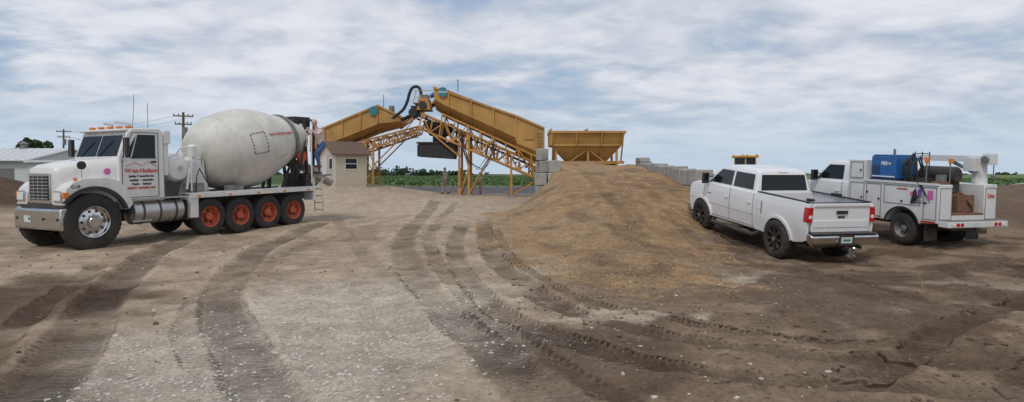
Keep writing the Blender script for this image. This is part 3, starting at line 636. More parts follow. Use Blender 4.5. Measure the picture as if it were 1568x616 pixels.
def pickup():
    e=empty('pickup_truck'); place(e,6.93,15.38,-.215,.977,3.5,0)
    W=1.68; hw=W/2; p='wpick'; WR=.455
    cab_and_front(e,W,.96,2.72,3.42,4.22,3.5,1.42,1.40,1.97,p)
    g=G()
    for s in (-1,1):
        pr=[(-1.03,.62),(-1.04,1.40),(-.9,1.43),(.93,1.43),(.93,.52),(.54,.52)]+arc(0,.44,.53,8,172,14)+[(-.56,.50),(-.9,.56)]
        g.prism(pr,min(s*(hw-.07),s*hw),max(s*(hw-.07),s*hw),p)
    g.box(.87,.93,-hw+.07,hw-.07,.6,1.42,p)
    g.build('bed_sides',e,.022,seg=3)
    g=G(); g.box(-1.06,-.99,-hw+.115,hw-.115,.80,1.40,p); g.box(-1.072,-1.055,-hw+.16,hw-.16,.90,1.06,p); g.box(-1.09,-1.04,-hw+.13,hw-.13,1.36,1.425,p)
    g.build('tailgate',e,.018,seg=3)
    g=G()
    g.box(-1.0,.88,-hw+.075,hw-.075,.80,.83,'black')
    for s in (-1,1): g.box(-1.0,.9,min(s*(hw-.10),s*(hw-.01)),max(s*(hw-.10),s*(hw-.01)),1.434,1.457,'black'); g.box(-.45,.45,min(s*.52,s*.75),max(s*.52,s*.75),.83,1.05,'black')
    g.box(-1.095,-1.078,-.14,.14,1.20,1.27,'black'); g.box(-1.0,-.9,-hw+.13,hw-.13,1.425,1.437,'black')
    g.box(-1.066,-1.061,-.09,.09,1.10,1.15,'dark')
    g.box(-.9,.95,-.45,.45,.42,.6,'dark'); g.cyl((0,-.7,.44),(0,.7,.44),.06,'dark'); g.lathe((0,.12,.44),(0,-1,0),[(0,.0001),(.0,.1),(.12,.18),(.24,.1),(.24,.0001)],'dark')
    for s in (-1,1): g.box(-.6,.6,s*.5-.03,s*.5+.03,.62,.7,'dark')
    g.cyl((-.7,-.4,.47),(-1.1,-.55,.45),.04,'dark')
    g.build('bed_liner_and_chassis',e,.006)
    g=G()
    for s in (-1,1):
        for wx in (0,3.5):
            g.prism([(wx+.57*math.cos(math.radians(a)),.44+.57*math.sin(math.radians(a))) for a in range(8,173,9)]+[(wx+.50*math.cos(math.radians(a)),.44+.50*math.sin(math.radians(a))) for a in range(172,7,-9)],min(s*(hw-.02),s*(hw+.032)),max(s*(hw-.02),s*(hw+.032)),p)
    g.build('wheel_flares',e,.012)
    g=G()
    for s in (-1,1):
        for wx in (0,3.5): g.prism([(wx+.50*math.cos(math.radians(a)),.42+.50*math.sin(math.radians(a))) for a in range(0,181,12)],min(s*.46,s*.53),max(s*.46,s*.53),'black')
    g.build('wheel_wells',e)
    g=G()
    for s in (-1,1):
        g.box(-1.075,-.93,min(s*(hw-.115),s*(hw+.006)),max(s*(hw-.115),s*(hw+.006)),1.02,1.34,'red'); g.box(-1.08,-1.075,min(s*(hw-.10),s*(hw-.02)),max(s*(hw-.10),s*(hw-.02)),1.10,1.17,'lamp')
    g.build('tail_lamps',e,.012)
    g=G(); g.prism([(-1.06,.58),(-1.06,.77),(-1.20,.77),(-1.25,.72),(-1.24,.58),(-1.18,.52)],-hw-.01,hw+.01,'chrome'); g.box(-1.235,-1.06,-hw+.02,hw-.02,.771,.80,'black')
    g.build('rear_bumper',e,.02)
    g=G(); g.box(-1.262,-1.235,-.2,.16,.54,.76,'black'); g.box(-1.268,-1.262,-.15,.13,.59,.72,'plate'); g.box(-1.272,-1.268,-.10,.08,.635,.675,'teal'); g.build('licence_plate',e)
    g=G(); g.box(-1.42,-1.0,-.04,.04,.44,.51,'black'); g.box(-1.46,-1.38,-.05,.05,.28,.5,'chrome'); g.cyl((-1.48,0,.36),(-1.55,0,.36),.02,'chrome'); g.lathe((-1.50,0,.44),(0,0,1),[(0,.02),(.04,.02),(.05,.035),(.09,.04),(.12,.02),(.125,.0001)],'chrome',n=14); g.cyl((-1.42,.07,.34),(-1.42,-.07,.34),.02,'chrome'); g.build('tow_hitch',e,.005)
    g=G()
    for s in (-1,1):
        g.tube([(.75,s*(hw-.06),.46),(.85,s*(hw+.06),.40),(2.75,s*(hw+.06),.40),(2.88,s*(hw-.06),.46)],.055,'black',n=12)
        for x in (1.2,2.3): g.box(x-.15,x+.15,min(s*(hw+.0),s*(hw+.11)),max(s*(hw+.0),s*(hw+.11)),.452,.46,'alu')
    g.build('running_boards',e)
    g=G(); g.box(3.0,3.2,hw+.002,hw+.008,1.12,1.16,'alu'); g.box(.62,.66,hw+.001,hw+.003,.95,1.25,'grey'); g.box(.62,.86,hw+.0012,hw+.0032,1.25,1.254,'grey'); g.box(.62,.86,hw+.0012,hw+.0032,1.04,1.044,'grey'); g.box(.85,.854,hw+.0014,hw+.0034,1.04,1.25,'grey'); g.build('fuel_door_and_badge',e)
    g=G(); g.box(-.2,.0,-.72,-.57,1.45,1.52,'black'); g.box(-.95,-.8,.62,.73,1.457,1.51,'black'); g.build('bed_cleats',e)
    tumblehome(e)
    for s,nm in ((1,'left'),(-1,'right')):
        wheel(e,'rear_wheel_'+nm,0,s*(hw+.06),s,WR,.32,'pick'); wheel(e,'front_wheel_'+nm,3.5,s*(hw+.06),s,WR,.32,'pick')
    return e
pickup()
def service():
    e=empty('service_truck'); place(e,10.27,16.12,-.276,.961,3.3,0)
    W=1.74; hw=W/2; p='wserv'
    cab_and_front(e,W-.08,1.78,2.62,3.15,4.1,3.3,1.42,1.36,1.98,p,crew=False)
    tumblehome(e)
    g=G()
    for s in (-1,1):
        y0,y1=min(s*.48,s*hw),max(s*.48,s*hw)
        pr=[(-1.0,.60),(-1.0,1.50),(1.70,1.50),(1.70,.55),(.55,.55)]+arc(0,.40,.50,15,165,12)+[(-.55,.58)]
        g.prism(pr,y0,y1,p)
    g.box(1.15,1.70,-hw+.003,hw-.003,1.503,2.02,p)
    g.box(-1.0,1.7,-.48,.48,.78,.84,'rust')
    g.box(-1.28,-1.0,-hw-.01,hw+.01,.54,.68,p)
    g.box(-1.0,-.97,-.48,.48,.62,.80,p)
    g.build('utility_body',e,.018)
    g=G()
    y=hw+.004
    def door(x0,x1,z0,z1):
        for a,b in (((x0,z0),(x1,z0)),((x1,z0),(x1,z1)),((x1,z1),(x0,z1)),((x0,z1),(x0,z0))): g.beam((a[0],y,a[1]),(b[0],y,b[1]),.012,'grey')
    door(-.93,-.60,.68,1.42); door(-.5,.52,.98,1.42); door(.62,1.08,.62,1.42); door(1.16,1.62,.62,1.42); door(1.2,1.62,1.55,1.96)
    for x,z in ((-.65,1.05),(.0,1.05),(.68,1.05),(1.22,1.05),(1.28,1.75)): g.cyl((x,y,z),(x,y+.02,z),.025,'black',n=12)
    g.beam((-1.0,y,1.50),(1.15,y,1.50),.05,p)
    g.box(-.93,-.55,y,y+.003,.60,.64,'red'); g.box(.6,.7,y,y+.003,.59,.62,'red')
    g.box(-.85,-.70,y+.002,y+.006,1.15,1.35,'pink'); g.box(-.54,-.44,y+.002,y+.006,1.18,1.36,'purple'); g.box(-.3,-.23,y+.002,y+.006,1.2,1.29,'pink'); g.box(1.3,1.36,y+.002,y+.006,.85,.95,'red')
    g.cyl((1.05,y,1.2),(1.05,y+.01,1.2),.03,'black',n=10)
    for a in range(15,165,10):
        q=[math.radians(a),math.radians(a+10)]
        g.beam((.51*math.cos(q[0]),y,.40+.51*math.sin(q[0])),(.51*math.cos(q[1]),y,.40+.51*math.sin(q[1])),.03,'black',up=(0,1,0))
    for s in (-1,1):
        yc=s*.675; x=-1.005
        for a,b in (((-.17,.70),(.17,.70)),((.17,.70),(.17,1.42)),((.17,1.42),(-.17,1.42)),((-.17,1.42),(-.17,.70))): g.beam((x,yc+a[0],a[1]),(x,yc+b[0],b[1]),.01,'grey')
        for k in range(3): g.cyl((-1.28,s*(.50+k*.12),.61),(-1.295,s*(.50+k*.12),.61),.042,'red' if k<2 else 'lamp',n=16)
    text('Linc',.13,(-1.012,-.675,1.2),'rear','redp',e,'rear_lettering')
    text('truck bodies',.06,(.0,hw+.006,1.33),'left','redp',e,'side_lettering')
    g.box(-1.30,-1.28,-.16,.16,.55,.67,'plate'); g.box(-1.42,-1.2,-.06,.06,.42,.52,'dark')
    g.box(-1.27,-1.0,-hw,hw,.681,.688,'grey')
    g.build('compartment_doors_and_lamps',e)
    g=G(); g.box(-.9,1.7,-.35,.35,.42,.58,'dark'); g.cyl((0,-.7,.38),(0,.7,.38),.07,'dark'); g.lathe((0,.14,.38),(0,-1,0),[(0,.0001),(.0,.1),(.14,.19),(.28,.1),(.28,.0001)],'dark')
    g.box(-.62,-.60,.45,.83,.16,.55,'black'); g.box(-.62,-.60,-.83,-.45,.16,.55,'black'); g.build('rear_axle_and_mudflaps',e)
    g=G(); g.box(.28,1.02,.12,.80,1.56,2.12,'blue'); g.box(.30,1.0,.14,.78,2.12,2.16,'blue')
    g.build('welder_generator',e,.03)
    g=G(); g.box(.25,1.05,.1,.82,1.51,1.56,'black'); y=.803
    for i in range(5): g.box(.75,.98,y,y+.006,1.66+i*.05,1.68+i*.05,'black')
    g.box(.3,.99,y,y+.004,1.60,1.63,'lamp')
    text('Miller',.13,(.56,.806,1.90),'left','lamp',e,'welder_lettering'); g.cyl((.8,.3,2.16),(.8,.3,2.3),.03,'grey'); g.build('welder_fittings',e)
    g=G()
    rs=random.Random(3)
    for k in range(7):
        x=.16-.07*k+rs.uniform(-.03,.03); h=rs.uniform(1.9,2.2); g.tube([(x,.62,1.52),(x-.03,.76,1.72),(x+rs.uniform(-.05,.05),.74,h-.12),(x+.02,.62,h),(x+.05,.50,h-.2),(x+.03,.46,1.55)],.02,'black')
    for k in range(3): g.cyl((.15-.2*k,.35,1.5),(.15-.2*k,.35,2.25),.012,'black')
    g.box(-.35,.2,.30,.5,1.5,1.62,'black'); g.beam((.15,.35,2.2),(-.25,.35,2.2),.02,'black')
    for k in range(9): g.tube([(-.55+.02*k,.80+.012*k,1.66-.01*k),(-.62-.02*k,.86,1.30-.03*k),(-.42+.02*k,.885,1.18-.02*k),(-.34,.83,1.58)],.014,'black')
    g.build('hoses',e)
    g=G(); g.lathe((-.62,-.1,1.70),(1,0,0),[(0,.0001),(.0,.15),(.04,.2),(.9,.2),(.94,.15),(.94,.0001)],'dark',n=24); g.box(-.55,.25,-.25,.1,1.05,1.55,'dark'); g.build('compressor_tank',e)
    g=G(); g.box(-.9,-.55,-.3,.2,.84,1.25,'rust'); g.box(-.96,-.7,.52,.8,1.50,1.56,'rust'); g.box(-.92,-.75,.58,.72,1.56,1.68,'grey'); g.box(-.95,-.72,.62,.66,1.66,1.72,'grey'); g.tube([(-.5,.2,.9),(-.8,0,1.3),(-.95,-.2,1.0)],.05,'rust'); g.tube([(-.6,-.3,.9),(-.7,.3,1.1),(-.9,.35,1.35)],.03,'dark'); g.build('vise_and_tools',e,.01)
    g=G(); bx,by=-.72,-.66
    g.cyl((bx,by,1.50),(bx,by,1.62),.16,p,n=24); g.box(bx-.12,bx+.12,by-.10,by+.10,1.62,2.05,p,tx=.02)
    g.box(bx-.14,bx+1.9,by-.075,by+.075,2.02,2.17,p); g.box(bx+1.85,bx+2.1,by-.055,by+.055,2.04,2.15,'grey')
    g.beam((bx+.05,by,1.72),(bx+.7,by,2.0),.07,'grey'); g.box(bx-.34,bx-.12,by-.1,by+.1,1.96,2.22,p); g.cyl((bx-.2,by-.14,2.08),(bx-.2,by+.14,2.08),.09,'grey')
    g.box(bx-.05,bx+.22,by+.08,by+.26,1.8,2.12,p); g.cyl((bx-.33,by,2.0),(bx-.33,by,1.75),.012,'dark',n=6); g.lathe((bx-.33,by,1.62),(0,0,1),[(0,.0001),(.02,.05),(.1,.05),(.13,.0001)],'grey',n=12)
    g.build('service_crane',e,.012)
    g=G(); g.box(-.50,-.42,.62,.70,1.98,2.12,'amber'); g.cyl((-.45,.65,1.52),(-.45,.65,1.98),.015,'grey'); g.box(-.85,-.77,.30,.38,1.98,2.1,'amber'); g.cyl((-.8,.35,.84),(-.8,.35,1.98),.015,'grey'); g.build('beacons',e,.01)
    for s,nm in ((1,'left'),(-1,'right')):
        wheel(e,'rear_wheel_'+nm,0,s*(hw-.03),s,.385,.42,'serv'); wheel(e,'front_wheel_'+nm,3.3,s*(hw-.03),s,.385,.24,'serv')
service()
# ---------------------------------------------------------------- batch plant
def truss(g,a0,a1,b0,b1,ys,n,w,mn):
    for y in ys:
        A=[Vector((a0[0]+(a1[0]-a0[0])*i/n,y,a0[1]+(a1[1]-a0[1])*i/n)) for i in range(n+1)]
        B=[Vector((b0[0]+(b1[0]-b0[0])*i/n,y,b0[1]+(b1[1]-b0[1])*i/n)) for i in range(n+1)]
        g.beam(A[0],A[-1],w*1.4,mn); g.beam(B[0],B[-1],w*1.4,mn)
        for i in range(n+1): g.beam(A[i],B[i],w,mn)
        for i in range(n): g.beam(A[i],B[i+1],w*.8,mn) if i%2 else g.beam(B[i],A[i+1],w*.8,mn)
    for i in range(n+1):
        for q0,q1 in ((a0,a1),(b0,b1)):
            x=q0[0]+(q1[0]-q0[0])*i/n; z=q0[1]+(q1[1]-q0[1])*i/n; g.beam((x,ys[0],z),(x,ys[-1],z),w,mn)
def binloft(g,st,yc,hw,hb,mn):
    rings=[]
    for x,zt,zf,zb in st: rings.append([(x,yc-hw,zt),(x,yc-hw,zf),(x,yc-hb,zb),(x,yc+hb,zb),(x,yc+hw,zf),(x,yc+hw,zt)])
    g.loft(rings,mn)
def plant():
    e=empty('concrete_batch_plant',(.05,42,-.12)); gz=ground_at(-3,42)+.12
    g=G()
    binloft(g,[(-4.9,7.2,6.55,5.95),(-4.0,7.06,6.05,5.4),(.2,5.42,4.15,3.3)],0,1.35,.45,'yel')
    binloft(g,[(.25,5.42,3.75,3.0),(.9,5.17,3.5,2.75),(1.95,4.62,3.0,2.5)],0,1.40,.6,'yel')
    g.build('aggregate_bin',e,.02)
    g=G()
    for x,zt,zf,zb in [(-4.0,7.06,6.05,5.4),(-2.6,6.52,5.42,4.7),(-1.2,5.97,4.79,4.0),(.22,5.42,3.9,3.1),(1.93,4.66,3.02,2.5)]:
        for s in (-1,1):
            g.beam((x,s*1.40,zt),(x,s*1.40,zf),.09,'yel'); g.beam((x,s*1.40,zf),(x,s*.55,zb),.08,'yel')
    for s in (-1,1):
        g.beam((-4.9,s*1.4,7.22),(.22,s*1.4,5.44),.12,'yel'); g.beam((.22,s*1.44,5.44),(1.97,s*1.44,4.68),.12,'yel'); g.beam((-4.9,s*1.4,6.55),(-4.0,s*1.4,6.05),.08,'yel'); g.beam((-4.0,s*1.4,6.05),(.2,s*1.4,4.15),.08,'yel')
    g.beam((-4.9,-1.4,7.22),(-4.9,1.4,7.22),.12,'yel')
    g.box(.7,1.3,-1.46,-1.405,4.0,4.5,'yel')
    for i in range(5): g.beam((1.5,-1.47,4.4-.2*i),(1.8,-1.47,4.4-.2*i),.03,'grey')
    g.build('bin_stiffeners',e)
    g=G(); g.lathe((-4.35,-1.47,6.93),(0,-1,0),[(0,.0001),(0,.30),(.03,.30),(.03,.0001)],'teal',n=28); g.cyl((-3.5,-.4,7.1),(-3.5,-.4,7.8),.03,'grey'); g.cyl((-3.5,-.4,7.8),(-3.5,-.4,7.9),.09,'lamp')
    g.build('maker_sign',e)
    text('HAGAN',.17,(-4.35,-1.505,6.88),(math.pi/2,0,0),'lamp',e,'sign_lettering')
    g=G(); truss(g,(-5.9,4.75),(2.4,1.15),(-5.7,5.65),(2.5,2.1),(-.95,.95),12,.085,'yeld')
    truss(g,(-4.6,4.2),(2.2,1.3),(-4.4,5.6),(1.9,2.75),(-1.2,1.2),8,.08,'yeld')
    g.build('conveyor_truss',e)
    g=G()
    g.beam((-6.3,0,5.7),(2.3,0,1.9),.9,'belt',h=.12)
    for i in range(14):
        t=i/13; x=-6.1+8.2*t; z=5.5-3.65*t; g.cyl((x,-.5,z-.12),(x,.5,z-.12),.07,'grey',n=8)
    g.cyl((-6.35,-.55,5.75),(-6.35,.55,5.75),.28,'belt'); g.cyl((2.3,-.5,1.9),(2.3,.5,1.9),.22,'belt')
    g.build('conveyor_belt',e)
    g=G()
    g.box(-6.1,-5.2,-.7,.7,5.9,6.65,'yel',tx=.15,ty=.1); g.box(-5.9,-5.4,-.5,.5,6.65,6.9,'grey'); g.box(-6.5,-6.0,-.4,.4,5.6,6.2,'dark'); g.cyl((-5.7,-.9,6.2),(-5.7,-.5,6.2),.25,'dark'); g.cyl((-5.2,-.9,6.7),(-4.9,-.9,6.9),.14,'blue')
    g.box(-6.3,-5.6,-.8,.8,6.3,6.36,'yeld')
    for x in (-6.3,-5.0): 
        for y in (-.8,.8): g.beam((x,y,6.3),(x+.2,y,7.1),.04,'yeld')
    for z in (6.7,7.1): g.beam((-6.2,-.8,z),(-4.9,-.8,z),.035,'yeld')
    g.build('conveyor_head',e,.02)
    g=G(); g.loft([[(-5.3,-.5,4.3),(-4.1,-.5,4.3),(-4.1,.5,4.3),(-5.3,.5,4.3)],[(-5.7,-.85,5.2),(-3.8,-.85,5.0),(-3.8,.85,5.0),(-5.7,.85,5.2)]],'dark')
    g.loft([[(-6.0,-1,2.95),(-3.7,-1,2.80),(-3.7,1,2.80),(-6.0,1,2.95)],[(-6.0,-1,3.7),(-3.55,-1,3.75),(-3.55,1,3.75),(-6.0,1,3.7)]],'belt'); g.box(-6.05,-3.5,-1.05,1.05,3.76,3.86,'dark'); g.box(-5.1,-4.3,-.4,.4,3.86,4.3,'dark')
    for k in range(6): g.beam((-5.95+.45*k,-1.02,2.95),(-5.95+.45*k,-1.02,3.7),.04,'dark')
    g.build('batch_hopper_and_boot',e)
    g=G()
    for x,zt in ((-3.35,4.3),(-2.75,4.3),(-.1,2.9)):
        for y in (-1.15,1.15): g.beam((x,y,gz-.1),(x,y,zt+ (.3 if x<-3 else 0)),.14,'yeld')
    for y in (-1.15,1.15):
        g.beam((-3.35,y,gz),(-2.75,y,2.2),.06,'yeld'); g.beam((-2.75,y,2.2),(-3.35,y,4.2),.06,'yeld'); g.beam((-2.75,y,.6),(-1.1,y,3.6),.07,'yeld'); g.beam((-3.4,y,3.0),(-5.7,y,4.9),.09,'yeld'); g.beam((-.1,y,gz+.1),(1.6,y,1.5),.07,'yeld'); g.beam((1.9,y,gz-.1),(1.9,y,2.5),.12,'yeld')
    for z in (.9,2.2,3.6): g.beam((-3.35,-1.15,z),(-3.35,1.15,z),.07,'yeld')
    for x in (-3.35,-2.75,-.1,1.9): 
        for y in (-1.15,1.15): g.box(x-.25,x+.25,y-.25,y+.25,gz-.1,gz+.06,'conc')
    g.build('support_legs',e)
    g=G()
    for k in range(3): g.tube([(-3.4+.1*k,-1.3,4.6),(-3.0+.1*k,-1.35,3.0-.2*k),(-2.2+.2*k,-1.35,2.1),(-1.6+.2*k,-1.35,2.9),(-1.2,-1.3,3.8)],.025,'black',n=6)
    g.tube([(-6.4,-.3,5.2),(-6.9,-.3,4.6),(-6.6,-.3,4.1),(-6,-.3,4.2)],.03,'black',n=6)
    g.build('cables',e)
    g=G(); P=smooth_curve([(-7.9,5.5),(-7.6,5.75),(-7.2,6.1),(-6.95,6.6),(-6.8,7.15),(-6.62,7.5),(-6.35,7.6),(-6.12,7.45),(-6.02,7.0),(-5.98,6.5),(-5.95,6.0)],4)
    g.tube([(p[0],1,p[1]) for p in P],.10,'belt',n=12)
    for p in P[::3]: g.lathe((p[0],1,p[1]),(0,0,1),[(-.02,.1),(-.02,.115),(.02,.115),(.02,.1)],'dark',n=12)
    g.build('cement_hose',e)
    g=G(); yo=3.0
    binloft(g,[(-13.6,4.5,3.4,3.0),(-12.6,4.9,3.8,3.3),(-9.05,6.4,5.2,4.7),(-7.55,5.65,5.35,5.1)],yo,1.3,.45,'yel')
    g.build('second_bin',e,.02)
    g=G()
    for x,zt,zf,zb in [(-12.6,4.9,3.8,3.3),(-11.4,5.4,4.27,3.75),(-10.2,5.9,4.75,4.2),(-9.05,6.4,5.2,4.7)]:
        for s in (-1,1): g.beam((x,yo+s*1.34,zt),(x,yo+s*1.34,zf),.09,'yel'); g.beam((x,yo+s*1.34,zf),(x,yo+s*.5,zb),.07,'yel')
    for s in (-1,1): g.beam((-13.6,yo+s*1.34,4.52),(-9.05,yo+s*1.34,6.42),.12,'yel'); g.beam((-9.05,yo+s*1.34,6.42),(-7.5,yo+s*1.34,5.7),.12,'yel'); g.beam((-13.6,yo+s*1.33,3.4),(-9.05,yo+s*1.33,5.2),.07,'yel')
    g.lathe((-9.3,yo-1.42,6.05),(0,-1,0),[(0,.0001),(0,.30),(.03,.30),(.03,.0001)],'teal',n=28); g.cyl((-8.9,yo,6.4),(-8.9,yo,7.3),.025,'grey')
    g.cyl((-8.3,yo-.2,6.0),(-8.3,yo-.2,6.5),.2,'grey')
    g.build('second_bin_stiffeners',e)
    g=G(); truss(g,(-13.4,2.2),(-6.4,4.65),(-13.4,3.2),(-6.3,5.05),(yo-1,yo+1),12,.085,'yeld')
    g.beam((-13.4,yo,2.9),(-5.2,yo-.6,6.6),.8,'belt',h=.12)
    for y in (yo-.5,yo+.5): g.beam((-7.8,y,5.0),(-5.3,y-.6,6.7),.11,'yeld')
    for i in range(6): t=i/5; g.beam((-7.8+2.5*t,yo-.5-.6*t,5.0+1.7*t),(-7.8+2.5*t,yo+.5-.6*t,5.0+1.7*t),.06,'yeld')
    for x in (-10.2,-9.4):
        for y in (yo-1,yo+1): g.beam((x,y,ground_at(x,42+y)+.02),(x,y,4.0),.13,'yeld')
    gz2=ground_at(-9.8,45)+.12
    for y in (yo-1,yo+1): g.beam((-10.2,y,gz2+.1),(-9.4,y,2.0),.06,'yeld'); g.beam((-9.4,y,2.0),(-10.2,y,3.4),.06,'yeld'); g.beam((-9.4,y,2.4),(-7.5,y,4.3),.08,'yeld'); g.beam((-10.2,y,2.0),(-12.8,y,2.6),.08,'yeld')
    g.build('second_conveyor_truss',e)
    return e
plant()
def hopper():
    e=empty('loading_hopper',(0,36.6,-.12)); g=G(); x0,x1=2.1,6.12; z=4.12
    def r(x0,x1,y0,y1,z): return [(x0,y0,z),(x1,y0,z),(x1,y1,z),(x0,y1,z)]
    g.loft([r(x0+.9,x1-.9,-.5,.5,2.55),r(x0+.12,x1-.12,-1.1,1.1,3.42),r(x0,x1,-1.3,1.3,z),r(x0+.04,x1-.04,-1.26,1.26,z),r(x0+.2,x1-.2,-1.05,1.05,3.42),r(x0+1,x1-1,-.4,.4,2.6)],'yel')
    g.build('hopper_shell',e,.01)
    g=G()
    for y in (-1.34,1.34): g.beam((x0,y,z),(x1,y,z),.12,'yel'); g.beam((x0+.08,y*.84,3.42),(x1-.08,y*.84,3.42),.09,'yel')
    for x in (x0,x1): g.beam((x,-1.3,z),(x,1.3,z),.12,'yel')
    for x in (x0+.12,x0+1.4,x0+2.75,x1-.12):
        g.beam((x,-1.36,z),(x,-1.15,3.42),.08,'yel'); g.beam((x,-1.12,3.42),(x,-.6,2.55),.07,'yel')
    g.box(x0-.02,x0+.06,-1.3,1.3,3.4,4.3,'yel'); g.box(x0+1.95,x0+2.02,-1.25,1.2,3.9,4.3,'yel')
    g.build('hopper_ribs',e)
    g=G()
    for x in (x0+.3,x0+2.05,x1-.4):
        for y in (-.9,.9): g.beam((x,y,1.7),(x,y,3.4),.12,'yeld')
    for y in (-.9,.9): g.beam((x0,y,2.48),(x1,y,2.48),.16,'yeld'); g.beam((x0+.3,y,2.0),(x0+2.05,y,3.2),.06,'yeld'); g.beam((x0+2.05,y,3.2),(x1-.4,y,2.0),.06,'yeld')
    g.box(x0+.2,x1-.3,-.45,.45,2.12,2.4,'dark'); g.box(x0-.8,x0+.3,-.4,.4,1.6,2.2,'dark')
    g.build('hopper_frame',e)
hopper()
# ---------------------------------------------------------------- concrete block walls
def block(g,x0,x1,y0,y1,z0,z1,rs):
    j=lambda:rs.uniform(-.03,.03)
    a=rs.uniform(-.035,.035); cx,cy=(x0+x1)/2,(y0+y1)/2; o=len(g.v); dx,dy=j(),j()
    g.box(x0+.012,x1-.012,y0+.012,y1-.012,z0+.006,z1-.006,'conc')
    for i in range(o,len(g.v)):
        x,y,z=g.v[i]; x-=cx;y-=cy; g.v[i]=(cx+dx+x*math.cos(a)-y*math.sin(a),cy+dy+x*math.sin(a)+y*math.cos(a),z)
rs=random.Random(5); g=G()
for k in range(6):
    y0=28.8+1.1*k
    for l in range(4):
        zz=.10+.56*l
        if k==0:
            if l<3: block(g,1.02+.04*(l%2),1.56,y0-.1,y0+.95,zz,zz+.56,rs)
            block(g,1.60,2.12,y0-.2,y0+.85,zz,zz+.56,rs)
        else: block(g,1.22,2.02,y0,y0+1.1,zz,zz+.56,rs)
block(g,1.15,1.70,29.9,30.8,2.35,2.9,rs)
g.build('concrete_block_wall',None,.035)
g=G()
for k in range(10):
    y0=21.9+1.15*k; top=1.84+.052*k+(.0 if k%3 else .05)
    for l in range(4):
        z1=top-.58*l
        if z1<.1: break
        block(g,6.15+.015*k,6.8+.015*k,y0,y0+1.15,z1-.58,z1,rs)
block(g,6.3,6.85,21.9+1.15*9,21.9+1.15*9+1.1,2.31,2.55,rs)
g.build('concrete_block_wall',None,.035)
# ---------------------------------------------------------------- shed, barn, poles
def shed():
    gz=ground_at(-10.6,40)-.02; e=empty('site_office_shed',(-10.55,38.9,gz)); e.rotation_euler=(0,0,math.radians(36))
    W,D,Hh,R=2.0,2.5,1.95,2.62
    g=G()
    g.box(0,W,0,D,-.3,Hh,'siding')
    for x in (0,W): g.add([(x,0,Hh),(x,D,Hh),(x,D/2,R)],[(0,1,2)],'siding')
    n=14
    for i in range(n):
        z=.06+i*(Hh-.12)/n; g.box(-.012,W+.012,-.016,-.002,z,z+.11,'siding'); g.box(-.016,-.002,-.012,D,z,z+.11,'siding'); g.box(W+.002,W+.014,-.012,D,z,z+.11,'siding')
    g.build('walls',e)
    g=G()
    for s in (-1,1):
        y0=D/2; y1=D/2+s*(D/2+.26); z1=Hh-.14
        g.loft([[(-.25,y0,R+.08),(W+.25,y0,R+.08),(W+.25,y0,R),(-.25,y0,R)],[(-.25,y1,z1+.08),(W+.25,y1,z1+.08),(W+.25,y1,z1),(-.25,y1,z1)]],'roofb')
    g.build('roof',e)
    g=G()
    x0,x1=.65,1.35
    g.box(x0-.06,x1+.06,-.04,-.018,.94,1.66,'wallw'); g.box(x0,x1,-.05,-.04,1.0,1.6,'glass'); g.box(x0,x1,-.058,-.05,1.28,1.32,'wallw')
    g.box(-.04,-.018,.30,.85,.94,1.66,'wallw'); g.box(-.05,-.04,.36,.79,1.0,1.6,'glass')
    g.box(-.035,-.018,1.3,2.05,.0,1.78,'wallw'); g.box(-.03,.03,-.03,.03,0,Hh-.05,'wallw')
    g.build('windows_and_trim',e)
shed()
def barn():
    e=empty('white_barn',(-70,58,0)); g=G(); W,D,Hh,R=27,11,3.0,4.1; g.box(0,W,0,D,0,Hh,'wallw')
    for x in (0,W): g.add([(x,0,Hh),(x,D,Hh),(x,D/2,R)],[(0,1,2)],'wallw')
    g.build('walls',e); g=G()
    for s in (-1,1): g.loft([[(-.3,D/2,R+.1),(W+.3,D/2,R+.1),(W+.3,D/2,R),(-.3,D/2,R)],[(-.3,D/2+s*(D/2+.5),Hh-.05),(W+.3,D/2+s*(D/2+.5),Hh-.05),(W+.3,D/2+s*(D/2+.5),Hh-.15),(-.3,D/2+s*(D/2+.5),Hh-.15)]],'roofw')
    for i in range(36): g.beam((i*W/35,-.5,Hh-.02),(i*W/35,D/2,R+.12),.05,'roofw')
    g.build('roof',e); g=G()
    for i in range(9): g.box(1+i*2.9,2.6+i*2.9,-.03,-.01,1.2,2.2,'grey')
    for i in range(4): g.lathe((3+6.5*i,D/2,R),(0,0,1),[(0,.3),(.5,.3),(.55,.45),(.8,.0001)],'grey',n=12)
    g.build('windows_and_vents',e)
    e=empty('storage_building',(-41.5,56,0)); g=G(); g.box(0,7,0,5,0,2.7,'wallw'); g.box(-.2,7.2,-.3,5.3,2.7,2.9,'roofw'); g.box(1,2,-.03,-.01,1,2,'grey'); g.box(3.5,5.5,-.03,-.01,0,2.3,'grey'); g.build('storage_walls',e)
barn()
def pole(x,y,h,ang):
    g=G(); gz=ground_at(x,y); g.cyl((x,y,gz-.2),(x,y,gz+h),.16,'wood',r2=.11,n=10); c,s=math.cos(ang),math.sin(ang)
    for dz,w in ((.35,.85),(1.1,.7)):
        g.beam((x-c*w,y-s*w,gz+h-dz),(x+c*w,y+s*w,gz+h-dz),.11,'wood')
        for k in (-1,-.5,.5,1): g.cyl((x+c*w*k*.93,y+s*w*k*.93,gz+h-dz),(x+c*w*k*.93,y+s*w*k*.93,gz+h-dz+.22),.05,'grey',n=8)
    g.cyl((x+.3,y-.25,gz+h-2.2),(x+.3,y-.25,gz+h-1.4),.22,'grey',n=12)
    return g.build('utility_pole')
pole(-30.2,60,7.1,.4); pole(-61.8,90,7.6,.4)
g=G()
for off in (-.8,.8):
    P=[]
    for i in range(15):
        t=i/14; P.append((-30.2-31.6*t,60+30*t+off*.4,7.0+.5*t-.9*4*t*(1-t)*.5))
    g.tube([(p[0]+off,p[1],p[2]) for p in P],.010,'dark',n=4)
g.build('power_lines')
